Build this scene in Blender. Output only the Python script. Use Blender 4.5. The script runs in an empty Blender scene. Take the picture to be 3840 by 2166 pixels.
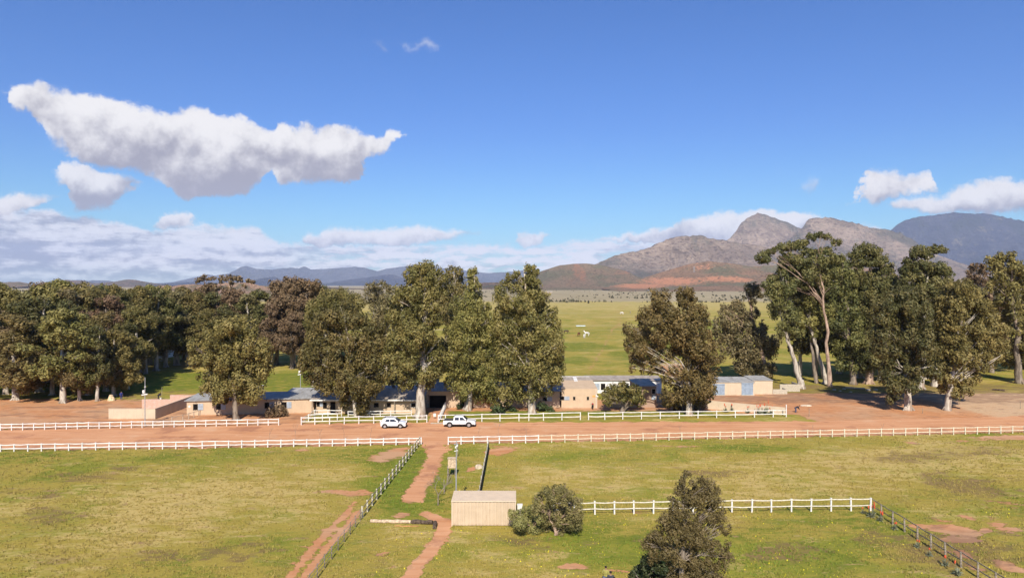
import bpy, math, random
import numpy as np
from mathutils import Vector, Matrix
S = bpy.context.scene
COL = S.collection
R = math.radians
# ------------------------------------------------------------------ camera, light, exposure
F = 2560.0; CH = 23.0; PIT = math.atan(17/F)
cam = bpy.data.cameras.new('camera'); cam.sensor_width = 36; cam.lens = 24
cam.clip_end = 200000; cam.clip_start = 0.5
co = bpy.data.objects.new('camera', cam); COL.objects.link(co)
co.location = (0, 0, CH); co.rotation_euler = (R(90)-PIT, 0, 0); S.camera = co
SUN_EL, SUN_A = R(39), 0.04                      # shadows run away from the camera, slightly right
sd = Vector((-SUN_A, -1, 0)).normalized()*math.cos(SUN_EL) + Vector((0, 0, math.sin(SUN_EL)))
sl = bpy.data.lights.new('sun', 'SUN'); sl.energy = 4.9; sl.angle = R(0.5); sl.color = (1.0, 0.93, 0.82)
so = bpy.data.objects.new('sun', sl); COL.objects.link(so); so.location = (0, -20, 60)
so.rotation_euler = (-sd).to_track_quat('-Z', 'Y').to_euler()
S.view_settings.view_transform = 'Standard'; S.view_settings.look = 'None'
S.view_settings.exposure = 0.55; S.view_settings.gamma = 1
S.render.engine = 'CYCLES'
S.cycles.max_bounces = 5; S.cycles.diffuse_bounces = 3; S.cycles.volume_bounces = 0
S.cycles.transparent_max_bounces = 6; S.cycles.glossy_bounces = 2

def ray(px, py):
    u = (px-1920)/F; v = -(py-1083)/F
    cp, sp = math.cos(PIT), math.sin(PIT)
    return Vector((u, cp+v*sp, -sp+v*cp))
def G(px, py, z=0.0):                            # ground point behind a photo pixel
    d = ray(px, py); t = (z-CH)/d.z
    return Vector((d.x*t, d.y*t, z))
def P(px, py, d):                                # point at depth d behind a photo pixel
    r = ray(px, py); t = d/r.y
    return Vector((r.x*t, d, CH+r.z*t))

# ------------------------------------------------------------------ node helpers
class NT:
    def __init__(s, nt): s.nt = nt
    def n(s, t, **k):
        o = s.nt.nodes.new(t)
        for a, b in k.items(): setattr(o, a, b)
        return o
    def put(s, sock, v):
        if hasattr(v, 'is_linked') or isinstance(v, bpy.types.NodeSocket): s.nt.links.new(v, sock)
        elif v is not None:
            if isinstance(v, tuple) and len(v) == 3 and sock.type == 'RGBA': v = v+(1,)
            sock.default_value = v
    def m(s, op, a, b=None, c=None, clamp=False):
        o = s.n('ShaderNodeMath', operation=op, use_clamp=clamp)
        for i, v in enumerate((a, b, c)):
            if v is not None: s.put(o.inputs[i], v)
        return o.outputs[0]
    def vm(s, op, a, b=None, scale=None):
        o = s.n('ShaderNodeVectorMath', operation=op)
        s.put(o.inputs[0], a)
        if b is not None: s.put(o.inputs[1], b)
        if scale is not None: s.put(o.inputs[3], scale)
        return o.outputs[0]
    def mix(s, f, a, b, mode='MIX'):
        o = s.n('ShaderNodeMix', data_type='RGBA', blend_type=mode)
        s.put(o.inputs[0], f); s.put(o.inputs[6], a); s.put(o.inputs[7], b)
        return o.outputs[2]
    def noise(s, vec, scale, det=4, rough=.5, out=0, dist=0):
        o = s.n('ShaderNodeTexNoise')
        s.put(o.inputs['Vector'], vec); o.inputs['Scale'].default_value = scale
        o.inputs['Detail'].default_value = det; o.inputs['Roughness'].default_value = rough
        o.inputs['Distortion'].default_value = dist
        return o.outputs[out]
    def ss(s, x, a, b, lo=0., hi=1.):
        o = s.n('ShaderNodeMapRange', interpolation_type='SMOOTHSTEP')
        s.put(o.inputs[0], x)
        for i, v in enumerate((a, b, lo, hi)): s.put(o.inputs[i+1], v)
        return o.outputs[0]
    def attr(s, name): return s.n('ShaderNodeAttribute', attribute_name=name)
def lin(r, g, b):
    f = lambda c: (c/255/12.92) if c <= 10 else ((c/255+.055)/1.055)**2.4
    return (f(r), f(g), f(b))

# ------------------------------------------------------------------ sky and clouds
w = bpy.data.worlds.new('World'); S.world = w; w.use_nodes = True
wn = NT(w.node_tree); wn.nt.nodes.clear()
sky = wn.n('ShaderNodeTexSky', sky_type='NISHITA', sun_disc=False, sun_elevation=SUN_EL,
           sun_rotation=math.pi+math.atan(SUN_A), altitude=200, air_density=1.0, dust_density=0.3, ozone_density=3.0)
A0, A1, E1 = -0.75, 0.75, 0.5
def ae(px, py):
    az = math.atan((px-1920)/F); return az, math.atan((1066-py)/F*math.cos(az))
CLOUDS = [  # (top outline, bottom outline, opacity) as photo pixels, turned into sky directions
 ([(12,345),(30,325),(60,318),(100,312),(150,300),(200,325),(240,325),(300,345),(400,358),(470,385),(560,400),(640,410),(670,402),(720,405),(780,405),(800,420),(850,435),(900,425),(950,445),(980,470),(1015,480),(1030,450),(1060,442),(1110,465),(1160,458),(1190,475),(1230,458),(1300,475),(1370,492),(1420,508),(1445,485),(1470,476),(1505,478),(1515,498)],
  [(12,350),(30,400),(80,420),(140,455),(165,500),(190,545),(250,560),(300,600),(350,625),(430,640),(520,650),(560,668),(610,692),(640,725),(680,752),(760,755),(830,742),(900,730),(960,708),(990,690),(1010,662),(1040,690),(1060,712),(1120,708),(1180,695),(1260,695),(1320,680),(1350,650),(1380,610),(1420,590),(1460,550),(1495,520),(1515,500)], 1.0),
 ([(215,625),(230,600),(260,580),(300,585),(330,610),(360,628),(440,650),(500,655),(527,670)],
  [(215,690),(250,720),(262,765),(300,785),(370,795),(400,780),(430,770),(460,735),(500,715),(527,690)], .95),
 ([(-900,790),(-200,770),(0,765),(120,775),(225,782),(300,797),(400,820),(500,840),(600,850),(700,840),(760,850),(800,852),(880,846),(960,850),(990,880),(1050,900),(1140,912),(1300,915),(1500,912),(1700,905),(1830,905),(1900,908),(1960,915),(2040,910),(2150,905),(2190,902),(2240,900),(2300,895),(2400,905),(2700,900),(3000,870),(3200,860),(3400,880),(3840,900),(4400,880)],
  None, .92),
 ([(-300,770),(-100,750),(0,738),(30,722),(70,714),(140,714),(207,728)], [(-300,800),(-100,820),(0,832),(80,806),(150,775),(207,742)], 1.0),
 ([(574,838),(584,800),(610,786),(680,793),(728,796),(740,815)], [(574,850),(600,868),(660,872),(710,862),(740,840)], .95),
 ([(700,835),(820,838),(900,842),(975,858)], [(700,865),(820,880),(900,890),(975,875)], .8),
 ([(1145,900),(1165,878),(1200,882),(1225,862),(1260,850),(1310,846),(1400,855),(1500,842),(1600,840),(1680,857),(1795,868)], [(1145,925),(1200,945),(1280,938),(1350,930),(1450,934),(1550,926),(1640,905),(1715,898),(1795,880)], .95),
 ([(2180,912),(2240,893),(2300,880),(2400,873),(2500,848),(2550,823),(2620,808),(2700,793),(2800,788),(2900,783),(2980,786),(3050,796),(3100,808),(3200,818),(3280,832),(3345,852)], [(2180,925),(2300,915),(2400,925),(2600,960),(3100,900),(3345,875)], .95),
 ([(1930,890),(1940,870),(1970,860),(2010,862),(2050,865),(2066,880)],
  [(1930,892),(1945,908),(1975,928),(2000,920),(2030,905),(2066,885)], .9),
 ([(1375,158),(1400,138),(1425,142),(1450,170),(1472,190)], [(1375,165),(1410,185),(1440,200),(1472,200)], .45),
 ([(1482,148),(1520,158),(1545,172),(1580,152),(1610,141),(1650,155),(1672,165)],
  [(1482,158),(1525,204),(1550,210),(1600,200),(1640,195),(1672,172)], .7),
 ([(3190,758),(3220,700),(3245,660),(3255,638),(3300,628),(3340,626),(3400,652),(3440,643),(3500,640),(3515,688),(3524,700)],
  [(3190,765),(3230,748),(3270,768),(3320,750),(3380,738),(3440,722),(3524,706)], 1.0),
 ([(3320,760),(3360,735),(3420,720),(3480,708),(3540,700),(3600,685),(3650,675),(3750,668),(3840,680),(4100,690),(4300,760)],
  [(3320,766),(3360,790),(3450,797),(3540,794),(3600,802),(3700,808),(4100,795),(4300,770)], .97),
 ([(2968,690),(3000,668),(3040,656),(3062,668)], [(2968,696),(3000,725),(3030,732),(3062,690)], .6),
]
def cloud_group():
    g = bpy.data.node_groups.new('cloud_field', 'ShaderNodeTree')
    g.interface.new_socket('az', in_out='INPUT', socket_type='NodeSocketFloat')
    g.interface.new_socket('el', in_out='INPUT', socket_type='NodeSocketFloat')
    for nme in ('d', 'a', 'rel'): g.interface.new_socket(nme, in_out='OUTPUT', socket_type='NodeSocketFloat')
    k = NT(g); gi = k.n('NodeGroupInput'); go = k.n('NodeGroupOutput')
    x = k.m('MULTIPLY_ADD', gi.outputs[0], 1/(A1-A0), -A0/(A1-A0), clamp=True)
    el = k.m('MULTIPLY', gi.outputs[1], 1/E1)
    def curve(pts):
        c = k.n('ShaderNodeFloatCurve'); cv = c.mapping.curves[0]
        pts = [((ae(*p)[0]-A0)/(A1-A0), ae(*p)[1]/E1) for p in pts]
        pts = [p for p in pts if 0.002 < p[0] < .998]
        lo, hi = pts[0], pts[-1]
        full = [(0, lo[1])]+pts+[(1, hi[1])]
        while len(cv.points) < len(full): cv.points.new(.5, .5)
        for i, p in enumerate(full): cv.points[i].location = p
        for q in cv.points: q.handle_type = 'AUTO_CLAMPED'
        c.mapping.update(); k.put(c.inputs['Value'], x); return c.outputs[0], lo[0], hi[0]
    D = A = REL = None
    for top, bot, op in CLOUDS:
        t, x0, x1 = curve(top)
        d = k.m('SUBTRACT', t, el)
        if bot:
            b, _, _ = curve(bot)
            rel = k.m('DIVIDE', k.m('SUBTRACT', el, b), k.m('MAXIMUM', k.m('SUBTRACT', t, b), .02), clamp=True)
            d = k.m('MINIMUM', d, k.m('SUBTRACT', el, b))
            e = k.m('MULTIPLY', k.m('MINIMUM', k.m('SUBTRACT', x, x0-.002), k.m('SUBTRACT', x1+.002, x)), 3.0)
            d = k.m('MINIMUM', d, e)
        else:
            rel = k.m('ADD', k.m('DIVIDE', el, k.m('MAXIMUM', t, .02), clamp=True), 2.)
        a = k.m('MULTIPLY', k.ss(d, -.003, .011 if op > .75 else .042), op)
        if D is None: D, A, REL = d, a, rel
        else:
            gt = k.m('GREATER_THAN', d, D)
            REL = k.m('ADD', k.m('MULTIPLY', REL, k.m('SUBTRACT', 1., gt)), k.m('MULTIPLY', rel, gt))
            D = k.m('MAXIMUM', D, d); A = k.m('MAXIMUM', A, a)
    k.put(go.inputs[0], D); k.put(go.inputs[1], A); k.put(go.inputs[2], REL)
    return g
cg = cloud_group()
tc = wn.n('ShaderNodeTexCoord'); dirv = wn.vm('NORMALIZE', tc.outputs['Generated'])
sep = wn.n('ShaderNodeSeparateXYZ'); wn.put(sep.inputs[0], dirv)
az = wn.m('ARCTAN2', sep.outputs[0], sep.outputs[1]); el = wn.m('ARCSINE', sep.outputs[2])
n1 = wn.noise(dirv, 19, 9, .70, 1); up = wn.vm('ADD', dirv, (-.006, 0, .013))
bil, bil2 = wn.noise(dirv, 20, 6, .62), wn.noise(up, 20, 6, .62); big, big2 = wn.noise(dirv, 7.5, 3, .5), wn.noise(wn.vm('ADD', up, (-.01, 0, .018)), 7.5, 3, .5)
ns = wn.n('ShaderNodeSeparateColor'); wn.put(ns.inputs[0], n1)
wa = wn.m('MULTIPLY_ADD', ns.outputs[0], .050, -.025); we = wn.m('MULTIPLY_ADD', ns.outputs[1], .046, -.023)
az2 = wn.m('ADD', az, wa); el2 = wn.m('ADD', el, we)
def ev(a, e):
    o = wn.n('ShaderNodeGroup'); o.node_tree = cg
    wn.put(o.inputs[0], a); wn.put(o.inputs[1], e); return o.outputs
c1 = ev(az2, el2); c2 = ev(wn.m('ADD', az2, -.008), wn.m('ADD', el2, .018))
# the low bank is broken into long horizontal streaks with blue between them
bandv = wn.vm('MULTIPLY', dirv, (1.3, 1.3, 5.5)); band = wn.noise(bandv, 12, 8, .66); bandb = wn.noise(wn.vm('ADD', bandv, (0, 0, .035)), 12, 8, .66)
low = wn.m('GREATER_THAN', c1[2], 1.5); deepen = wn.ss(el, .12, .02)
thin = wn.m('MAXIMUM', wn.ss(wn.m('SUBTRACT', band, wn.m('MULTIPLY', wn.ss(az, -.45, -.15), .04)), .36, .50, .30, 1.), wn.ss(az, -.12, -.36, 0., .96))
alpha = wn.m('MULTIPLY', c1[1], wn.m('ADD', wn.m('MULTIPLY', low, thin), wn.m('SUBTRACT', 1., low)))
alpha = wn.m('MULTIPLY', alpha, wn.ss(el, -.01, .035, .5, 1.))
soft = wn.m('MULTIPLY', wn.m('SUBTRACT', bil, .5), 1.6)
edge = wn.ss(wn.m('ADD', c1[0], wn.m('MULTIPLY', soft, .018)), -.004, .018, .22, 1.); alpha = wn.m('MULTIPLY', alpha, edge)
lit = wn.m('SUBTRACT', 1., wn.ss(c2[0], -.012, .075, 0., .62))
lit = wn.m('ADD', lit, wn.m('MULTIPLY', wn.m('SUBTRACT', bil, bil2), 2.3)); lit = wn.m('ADD', lit, wn.m('MULTIPLY', wn.m('SUBTRACT', big, big2), 2.4))
lit = wn.m('ADD', lit, wn.m('MULTIPLY', wn.m('SUBTRACT', big, .5), 1.2))
lit = wn.m('ADD', lit, wn.m('MULTIPLY', low, wn.m('ADD', wn.m('MULTIPLY', wn.m('SUBTRACT', band, bandb), 3.2), wn.m('MULTIPLY_ADD', band, 1.7, -.80))))
lit = wn.m('ADD', lit, wn.m('MULTIPLY', wn.m('SUBTRACT', c1[2], .62), wn.m('MULTIPLY', wn.m('SUBTRACT', 1., low), wn.ss(el, .20, .12, .42, 1.0))))
lit = wn.m('SUBTRACT', lit, wn.m('MULTIPLY', low, wn.ss(az, -.2, -.55, .06, .22)))
lit = wn.m('SUBTRACT', lit, wn.m('MULTIPLY', wn.m('SUBTRACT', 1., low), wn.ss(el, .20, .13, 0., .22)))
lit = wn.ss(lit, -.30, 1.10)
ccol = wn.mix(lit, (.33, .32, .375), (.84, .82, .81)); ccol = wn.mix(wn.m('MULTIPLY', low, .25), ccol, (.42, .46, .62))  # sunlit and shaded parts of the clouds are painted into this colour
ccol = wn.mix(deepen, ccol, wn.mix(lit, (.24, .235, .28), (1.0, .96, .93)))
hs = wn.n('ShaderNodeHueSaturation'); wn.put(hs.inputs['Color'], sky.outputs[0]); hs.inputs['Saturation'].default_value = 1.12
skyc = wn.vm('SCALE', wn.vm('MULTIPLY', hs.outputs[0], wn.mix(wn.ss(el, .02, .24), (.37, .66, .76), (.33, .515, .79))), scale=wn.ss(el, -.02, .34, .88, 1.))
b1 = wn.n('ShaderNodeBackground'); wn.put(b1.inputs[0], skyc); b1.inputs[1].default_value = .12
b2 = wn.n('ShaderNodeBackground'); wn.put(b2.inputs[0], ccol); b2.inputs[1].default_value = .8
ms = wn.n('ShaderNodeMixShader'); wn.put(ms.inputs[0], alpha)
wn.nt.links.new(b1.outputs[0], ms.inputs[1]); wn.nt.links.new(b2.outputs[0], ms.inputs[2])
wo = wn.n('ShaderNodeOutputWorld'); wn.nt.links.new(ms.outputs[0], wo.inputs[0])

# ------------------------------------------------------------------ object helpers
def tag(o, label=None, cat=None, group=None, kind=None):
    if label: o['label'] = label
    if cat: o['category'] = cat
    if group: o['group'] = group
    if kind: o['kind'] = kind
    return o
def link(name, data, parent=None, loc=None, rz=0):
    o = bpy.data.objects.new(name, data); COL.objects.link(o)
    if parent: o.parent = parent
    if loc is not None: o.location = loc
    if rz: o.rotation_euler = (0, 0, rz)
    return o
def empty(name, loc, label, cat, group=None, rz=0):
    o = link(name, None, None, loc, rz); o.empty_display_size = .3
    return tag(o, label, cat, group)
def copy_tree(o, parent=None):
    c = o.copy(); COL.objects.link(c); c.parent = parent
    for ch in list(o.children): copy_tree(ch, c)
    return c
def npmesh(name, V, Fq, mat, attrs=None, smooth=False):
    me = bpy.data.meshes.new(name); V = np.asarray(V, dtype=np.float32); Fq = np.asarray(Fq, dtype=np.int32)
    k = Fq.shape[1]; me.vertices.add(len(V)); me.vertices.foreach_set('co', V.ravel())
    me.loops.add(Fq.size); me.loops.foreach_set('vertex_index', Fq.ravel())
    me.polygons.add(len(Fq)); me.polygons.foreach_set('loop_start', np.arange(0, Fq.size, k, dtype=np.int32))
    me.polygons.foreach_set('loop_total', np.full(len(Fq), k, dtype=np.int32))
    if smooth: me.polygons.foreach_set('use_smooth', np.ones(len(Fq), dtype=bool))
    me.update(calc_edges=True)
    for a, v in (attrs or {}).items():
        v = np.asarray(v, dtype=np.float32)
        if v.ndim == 1: at = me.attributes.new(a, 'FLOAT', 'POINT'); at.data.foreach_set('value', v)
        else:
            at = me.attributes.new(a, 'FLOAT_COLOR', 'POINT')
            at.data.foreach_set('color', np.c_[v, np.ones(len(v))].astype(np.float32).ravel())
    me.materials.append(mat); return me
class MB:                                        # collects boxes, bars, tubes and polygons into one mesh
    def __init__(s): s.v = []; s.f = []
    def add(s, vs, fs):
        b = len(s.v); s.v += [tuple(x) for x in vs]; s.f += [tuple(i+b for i in f) for f in fs]; return s
    def box(s, x0, x1, y0, y1, z0, z1, M=None):
        vs = [Vector((x, y, z)) for z in (z0, z1) for x, y in ((x0, y0), (x1, y0), (x1, y1), (x0, y1))]
        if M: vs = [M @ v for v in vs]
        return s.add(vs, [(3,2,1,0),(4,5,6,7),(0,1,5,4),(1,2,6,5),(2,3,7,6),(3,0,4,7)])
    def bar(s, a, b, w, h, up=(0, 0, 1)):
        a, b = Vector(a), Vector(b); d = (b-a).normalized(); x = d.cross(Vector(up))
        if x.length < 1e-4: x = Vector((1, 0, 0))
        x.normalize(); z = x.cross(d).normalized()
        vs = [p+x*(i*w/2)+z*(j*h/2) for p in (a, b) for i, j in ((-1,-1),(1,-1),(1,1),(-1,1))]
        return s.add(vs, [(0,1,2,3),(7,6,5,4),(0,4,5,1),(1,5,6,2),(2,6,7,3),(3,7,4,0)])
    def tube(s, pts, rad, n=7, cap=True, jit=0, rng=None):
        pts = [Vector(p) for p in pts]; m = len(pts)
        if not hasattr(rad, '__len__'): rad = [rad]*m
        vs = []; fs = []; px = None
        for i, p in enumerate(pts):
            t = (pts[min(i+1, m-1)]-pts[max(i-1, 0)])
            if t.length < 1e-6: t = Vector((0, 0, 1))
            t.normalize()
            if px is None: px = t.orthogonal().normalized()
            px = (px-t*px.dot(t)); px = px.normalized() if px.length > 1e-4 else t.orthogonal().normalized()
            py = t.cross(px)
            for k in range(n):
                a = 2*math.pi*k/n; r = rad[i]*(1+(rng.uniform(-jit, jit) if jit else 0))
                vs.append(p+px*(math.cos(a)*r)+py*(math.sin(a)*r))
        for i in range(m-1):
            for k in range(n):
                fs.append((i*n+k, i*n+(k+1) % n, (i+1)*n+(k+1) % n, (i+1)*n+k))
        if cap: fs += [tuple(range(n-1, -1, -1)), tuple(range((m-1)*n, m*n))]
        return s.add(vs, fs)
    def prism(s, prof, y0, y1, M=None):          # polygon in x,z extruded along y (CCW seen from -y)
        n = len(prof); vs = [Vector((x, y0, z)) for x, z in prof]+[Vector((x, y1, z)) for x, z in prof]
        if M: vs = [M @ v for v in vs]
        return s.add(vs, [tuple(range(n)), tuple(range(2*n-1, n-1, -1))]+[(i, i+n, (i+1) % n+n, (i+1) % n) for i in range(n)])
    def disc(s, c, r, ax, th, n=16):
        c, ax = Vector(c), Vector(ax).normalized()
        return s.tube([c-ax*th/2, c+ax*th/2], r, n)
    def mesh(s, name, mat, smooth=False):
        me = bpy.data.meshes.new(name); me.from_pydata(s.v, [], s.f); me.materials.append(mat)
        if smooth:
            for p in me.polygons: p.use_smooth = True
        return me
    def build(s, name, mat, parent=None, loc=None, rz=0, smooth=False, bevel=0):
        o = link(name, s.mesh(name, mat, smooth), parent, loc, rz)
        if bevel:
            b = o.modifiers.new('bevel', 'BEVEL'); b.width = bevel; b.segments = 2; b.limit_method = 'ANGLE'
        return o
# ------------------------------------------------------------------ noise in numpy
def _h(ix, iy, s):
    n = (ix.astype(np.int64)*374761393+iy.astype(np.int64)*668265263+s*974711) & 0x7fffffff
    n = ((n ^ (n >> 13))*1274126177) & 0x7fffffff
    return ((n ^ (n >> 16)) & 0xffff)/65535.0
def vn(x, y, s=0):
    ix, iy = np.floor(x), np.floor(y); fx, fy = x-ix, y-iy
    fx = fx*fx*fx*(fx*(fx*6-15)+10); fy = fy*fy*fy*(fy*(fy*6-15)+10)
    a = _h(ix, iy, s); b = _h(ix+1, iy, s); c = _h(ix, iy+1, s); d = _h(ix+1, iy+1, s)
    return (a*(1-fx)+b*fx)*(1-fy)+(c*(1-fx)+d*fx)*fy
def fbm(x, y, o=5, s=0, g=.5):
    t = 0; a = 1; n = 0
    for i in range(o): t = t+a*vn(x*2**i+i*17.3, y*2**i-i*9.1, s+i); n += a; a *= g
    return t/n
def ridged(x, y, o=5, s=0):
    t = 0; a = 1; n = 0
    for i in range(o): t = t+a*(1-np.abs(2*vn(x*2**i+i*7.7, y*2**i, s+i)-1)); n += a; a *= .5
    return t/n
# ------------------------------------------------------------------ materials
def mat(name, build, rough=.9, spec=.2):
    m = bpy.data.materials.new(name); m.use_nodes = True; k = NT(m.node_tree)
    b = m.node_tree.nodes['Principled BSDF']; b.inputs['Roughness'].default_value = rough
    b.inputs['Specular IOR Level'].default_value = spec
    r = build(k, b)
    if r is not None: k.put(b.inputs['Base Color'], r)
    return m
def bump(k, b, h, dist, strength=1.):
    o = k.n('ShaderNodeBump'); k.put(o.inputs['Height'], h); o.inputs['Distance'].default_value = dist
    o.inputs['Strength'].default_value = strength; k.nt.links.new(o.outputs[0], b.inputs['Normal'])
def opos(k): return k.n('ShaderNodeTexCoord').outputs['Object']
def wpos(k): return k.n('ShaderNodeNewGeometry').outputs['Position']
def plain(name, col, var=.12, scale=3., rough=.7, spec=.3, metal=0, bmp=0):
    def f(k, b):
        b.inputs['Metallic'].default_value = metal
        n = k.noise(opos(k), scale, 5, .6)
        if bmp: bump(k, b, n, bmp)
        c2 = tuple(c*(1-var*2) for c in col); c1 = tuple(min(1, c*(1+var)) for c in col)
        return k.mix(k.ss(n, .3, .7), c2, c1)
    return mat(name, f, rough, spec)

# ------------------------------------------------------------------ what grows where (world positions)
def seg_dist(X, Y, pts):
    d = np.full(X.shape, 1e9)
    for a, b in zip(pts[:-1], pts[1:]):
        ax, ay, bx, by = a[0], a[1], b[0], b[1]; L = (bx-ax)**2+(by-ay)**2+1e-9
        t = np.clip(((X-ax)*(bx-ax)+(Y-ay)*(by-ay))/L, 0, 1)
        d = np.minimum(d, np.hypot(X-ax-t*(bx-ax), Y-ay-t*(by-ay)))
    return d
def gl(*p): return [tuple(G(*q))[:2] for q in p]
def ground_zones(X, Y):
    Yc = np.maximum(Y, 12.0)
    U = 1920+F*X/Yc; V = 1066+F*CH/Yc            # bearing and drop of each point as seen from the drone's spot
    wob = (fbm(X/3.1, Y/3.1, 4, 5)-.5); wob2 = (fbm(X/14, Y/14, 4, 9)-.5); far = np.clip((Y-150)/300, 0, 1)
    def blob(cx, cy, rx, ry, rot=0):
        c, s = math.cos(rot), math.sin(rot); a = (U-cx); b = (V-cy)
        q = np.hypot((a*c+b*s)/rx, (-a*s+b*c)/ry); return np.clip(1.35-q, 0, 1)
    def band(a, b, e): return np.clip((V-a)/e+.5, 0, 1)*np.clip((b-V)/e+.5, 0, 1)
    ss = lambda v, a, b: (lambda t: t*t*(3-2*t))(np.clip((v-a)/(b-a), 0, 1))
    Z = {k: np.zeros(X.shape) for k in ('dirt', 'lush', 'dry', 'brown', 'scrub')}
    D = Z['dirt']
    # yards of bare earth either side of the stables, and under the trees
    yard = np.clip((Y-107)/2, 0, 1)*np.clip((134-Y+6*wob2)/5, 0, 1)
    leftyard = yard*np.clip((-34-X)/3, 0, 1)
    rightyard = np.clip((Y-107)/2, 0, 1)*np.clip((142-Y+10*wob2)/6, 0, 1)*np.clip((X-38)/4, 0, 1)*(1-.85*np.clip((52-X)/2, 0, 1)*np.clip((122-Y)/2, 0, 1))
    court = np.clip((U-1020)/25, 0, 1)*np.clip((1150-U)/25, 0, 1)*np.clip((Y-110)/2, 0, 1)*np.clip((123-Y)/2, 0, 1)
    yard2 = np.clip((X-26)/3, 0, 1)*np.clip((Y-129)/2, 0, 1)*np.clip((146-Y)/3, 0, 1)
    rows = np.clip((Y-123)/2, 0, 1)*np.clip((139-Y)/4, 0, 1)*.9
    for t in (leftyard, rightyard, court, yard2, rows): D = np.maximum(D, t)
    D = np.maximum(D, blob(1640, 1545, 45, 40)*.9)
    D = np.maximum(D, .85*blob(2540, 1385, 110, 32)); D = np.maximum(D, blob(1640, 1480, 60, 30))
    # worn patches in the paddocks
    for q in ((1460,1705,90,22,-.22,1),(1480,1700,60,14,-.3,1.1),(1290,1848,90,12,.08,.9),(1360,1850,35,16,0,.8),(1140,1688,35,5,0,.9),
              (1880,1690,70,16,-.1,1.05),(1870,1675,50,10,0,.8),(1770,1757,25,10,-.3,1),(1500,1935,40,13,-.3,.75),(1430,2080,60,22,-.2,.5),
              (1500,2060,40,10,-.2,.6),(3450,1975,60,12,.1,1),(3560,1985,110,22,.1,1.15),(3640,2000,60,18,.1,1),(3700,1990,30,12,.1,1),
              (3600,2025,100,12,.03,1.15),(3560,1960,60,10,.2,.6),(3640,1945,40,7,.3,.9),(3760,1975,80,20,.25,.85),(3780,2125,60,20,.2,.95),
              (3620,2080,45,18,.4,.8),(3660,2130,50,12,.3,.7),(3830,2140,40,12,.2,.9),(3550,2070,25,8,.2,.7),(2160,2125,80,14,.05,.95),
              (2300,2140,120,8,.1,.55),(2480,2158,60,8,.1,.6),(2070,1865,45,8,0,.4),(2400,1920,60,7,0,.5),(3800,1640,160,12,0,1),
              (3600,1655,90,9,0,.6),(2550,1673,90,6,0,.6),(1000,1905,55,5,0,.35),(650,1690,60,6,0,.3),(3420,1660,40,5,.1,.5),(3740,1890,120,18,0,.35)):
        D = np.maximum(D, q[5]*blob(*q[:5]))
    # wheel ruts beside the diagonal fence
    rut = gl((1330,1880),(1290,1935),(1235,1985),(1180,2050),(1110,2130),(1060,2200),(1000,2300))
    rutb = gl((1345,1915),(1300,1975),(1245,2030),(1190,2095),(1140,2166),(1100,2240))
    dr = np.minimum(seg_dist(X, Y, rut), seg_dist(X, Y, rutb)); D = np.maximum(D, np.clip(1.2-dr/.45, 0, .92)*(.75+.5*(fbm(X/1.1, Y/1.6, 3, 71) > .42)))
    D = np.maximum(D, .34*np.clip(1.3-np.abs(seg_dist(X, Y, rut))/1.5, 0, 1))
    for tr, ww in ((((1630,1650),(1632,1690),(1630,1715),(1615,1755),(1590,1800),(1568,1830),(1545,1875)), 1.15), (((1598,1922),(1630,1942),(1668,1955),(1662,1995),(1640,2030),(1612,2065),(1575,2110),(1520,2180)), .75)):
        D = np.maximum(D, np.clip(1.45-seg_dist(X, Y, gl(*tr))/ww, 0, 1.))
    # far wheel tracks
    for tr, ww, k in (((( 2195,1440),(2215,1380),(2260,1310),(2290,1250),(2305,1220),(2360,1205)), .5, .40),
                      (((2110,1268),(2200,1245),(2245,1195),(2330,1160)), 1.3, .3), (((2320,1230),(2330,1160),(2350,1135)), 1.6, .28)):
        dd = seg_dist(X, Y, gl(*tr)); D = np.maximum(D, k*np.clip(1.4-dd/(ww*(1+Y/300)), 0, 1))
    D = D+wob*.55*(D > .02)
    lines = gl((640,1479),(900,1476),(1180,1466),(1400,1462)); D = np.maximum(D, .8*np.clip(1.4-seg_dist(X, Y, lines)/.7, 0, 1))
    # scrubby dry plain beyond the pasture
    Z['scrub'] = ss(Y+260*wob2+60*(fbm(X/260, Y/500, 3, 3)-.5), 780, 1050)
    dry = .42+.9*(fbm(X/9, Y/7, 4, 21)-.5)
    dry = dry+.45*blob(900,1850,500,120)+.35*blob(300,1950,420,110)-.25*band(1690,1740,20)*(U < 1600)
    dry = dry+.45*blob(2900,1790,500,90)+.4*blob(2200,1800,250,60)+.5*blob(3500,1720,400,90)-.5*blob(2850,1680,170,16)
    dry = dry-.35*blob(2900,2060,450,140)-.5*blob(1500,1800,170,120)-.35*blob(1700,1700,120,60)+.3*blob(2950,2060,220,60)
    dry = dry-.9*blob(2450,1290,70,40)-.8*blob(2380,1330,90,16)-.9*blob(2160,1350,50,12)-.6*blob(2180,1300,100,16)-.9*blob(2640,1230,60,30)
    dry = dry-.6*band(1395,1470,20)*(U < 1250)+.35*band(1360,1398,14)*(U < 1250)-.5*band(1500,1560,10)*(X > -14)*(X < 36)
    dry = dry+.45*band(1118,1165,16)+.2*band(1165,1215,30)-.1*far
    sand = np.clip((X-78)/12, 0, 1)*np.clip((Y-114)/4, 0, 1)*np.clip((150-Y)/5, 0, 1); dry = dry+1.2*sand
    Z['dry'] = np.clip(dry+.35*wob, 0, 1)
    lush = fbm(X/5.5, Y/4.5, 4, 33)*1.1-.1+.5*blob(2150,2080,260,90)+.5*blob(2330,2090,160,60)+.3*blob(1150,2060,300,70)+.5*blob(1500,1800,150,100)
    lush = lush+.5*blob(1850,1655,250,14)+.5*blob(2300,1650,250,12)+.5*blob(2900,2080,420,90)+.4*blob(3650,1930,150,50)
    Z['lush'] = np.clip(lush, 0, 1)
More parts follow.
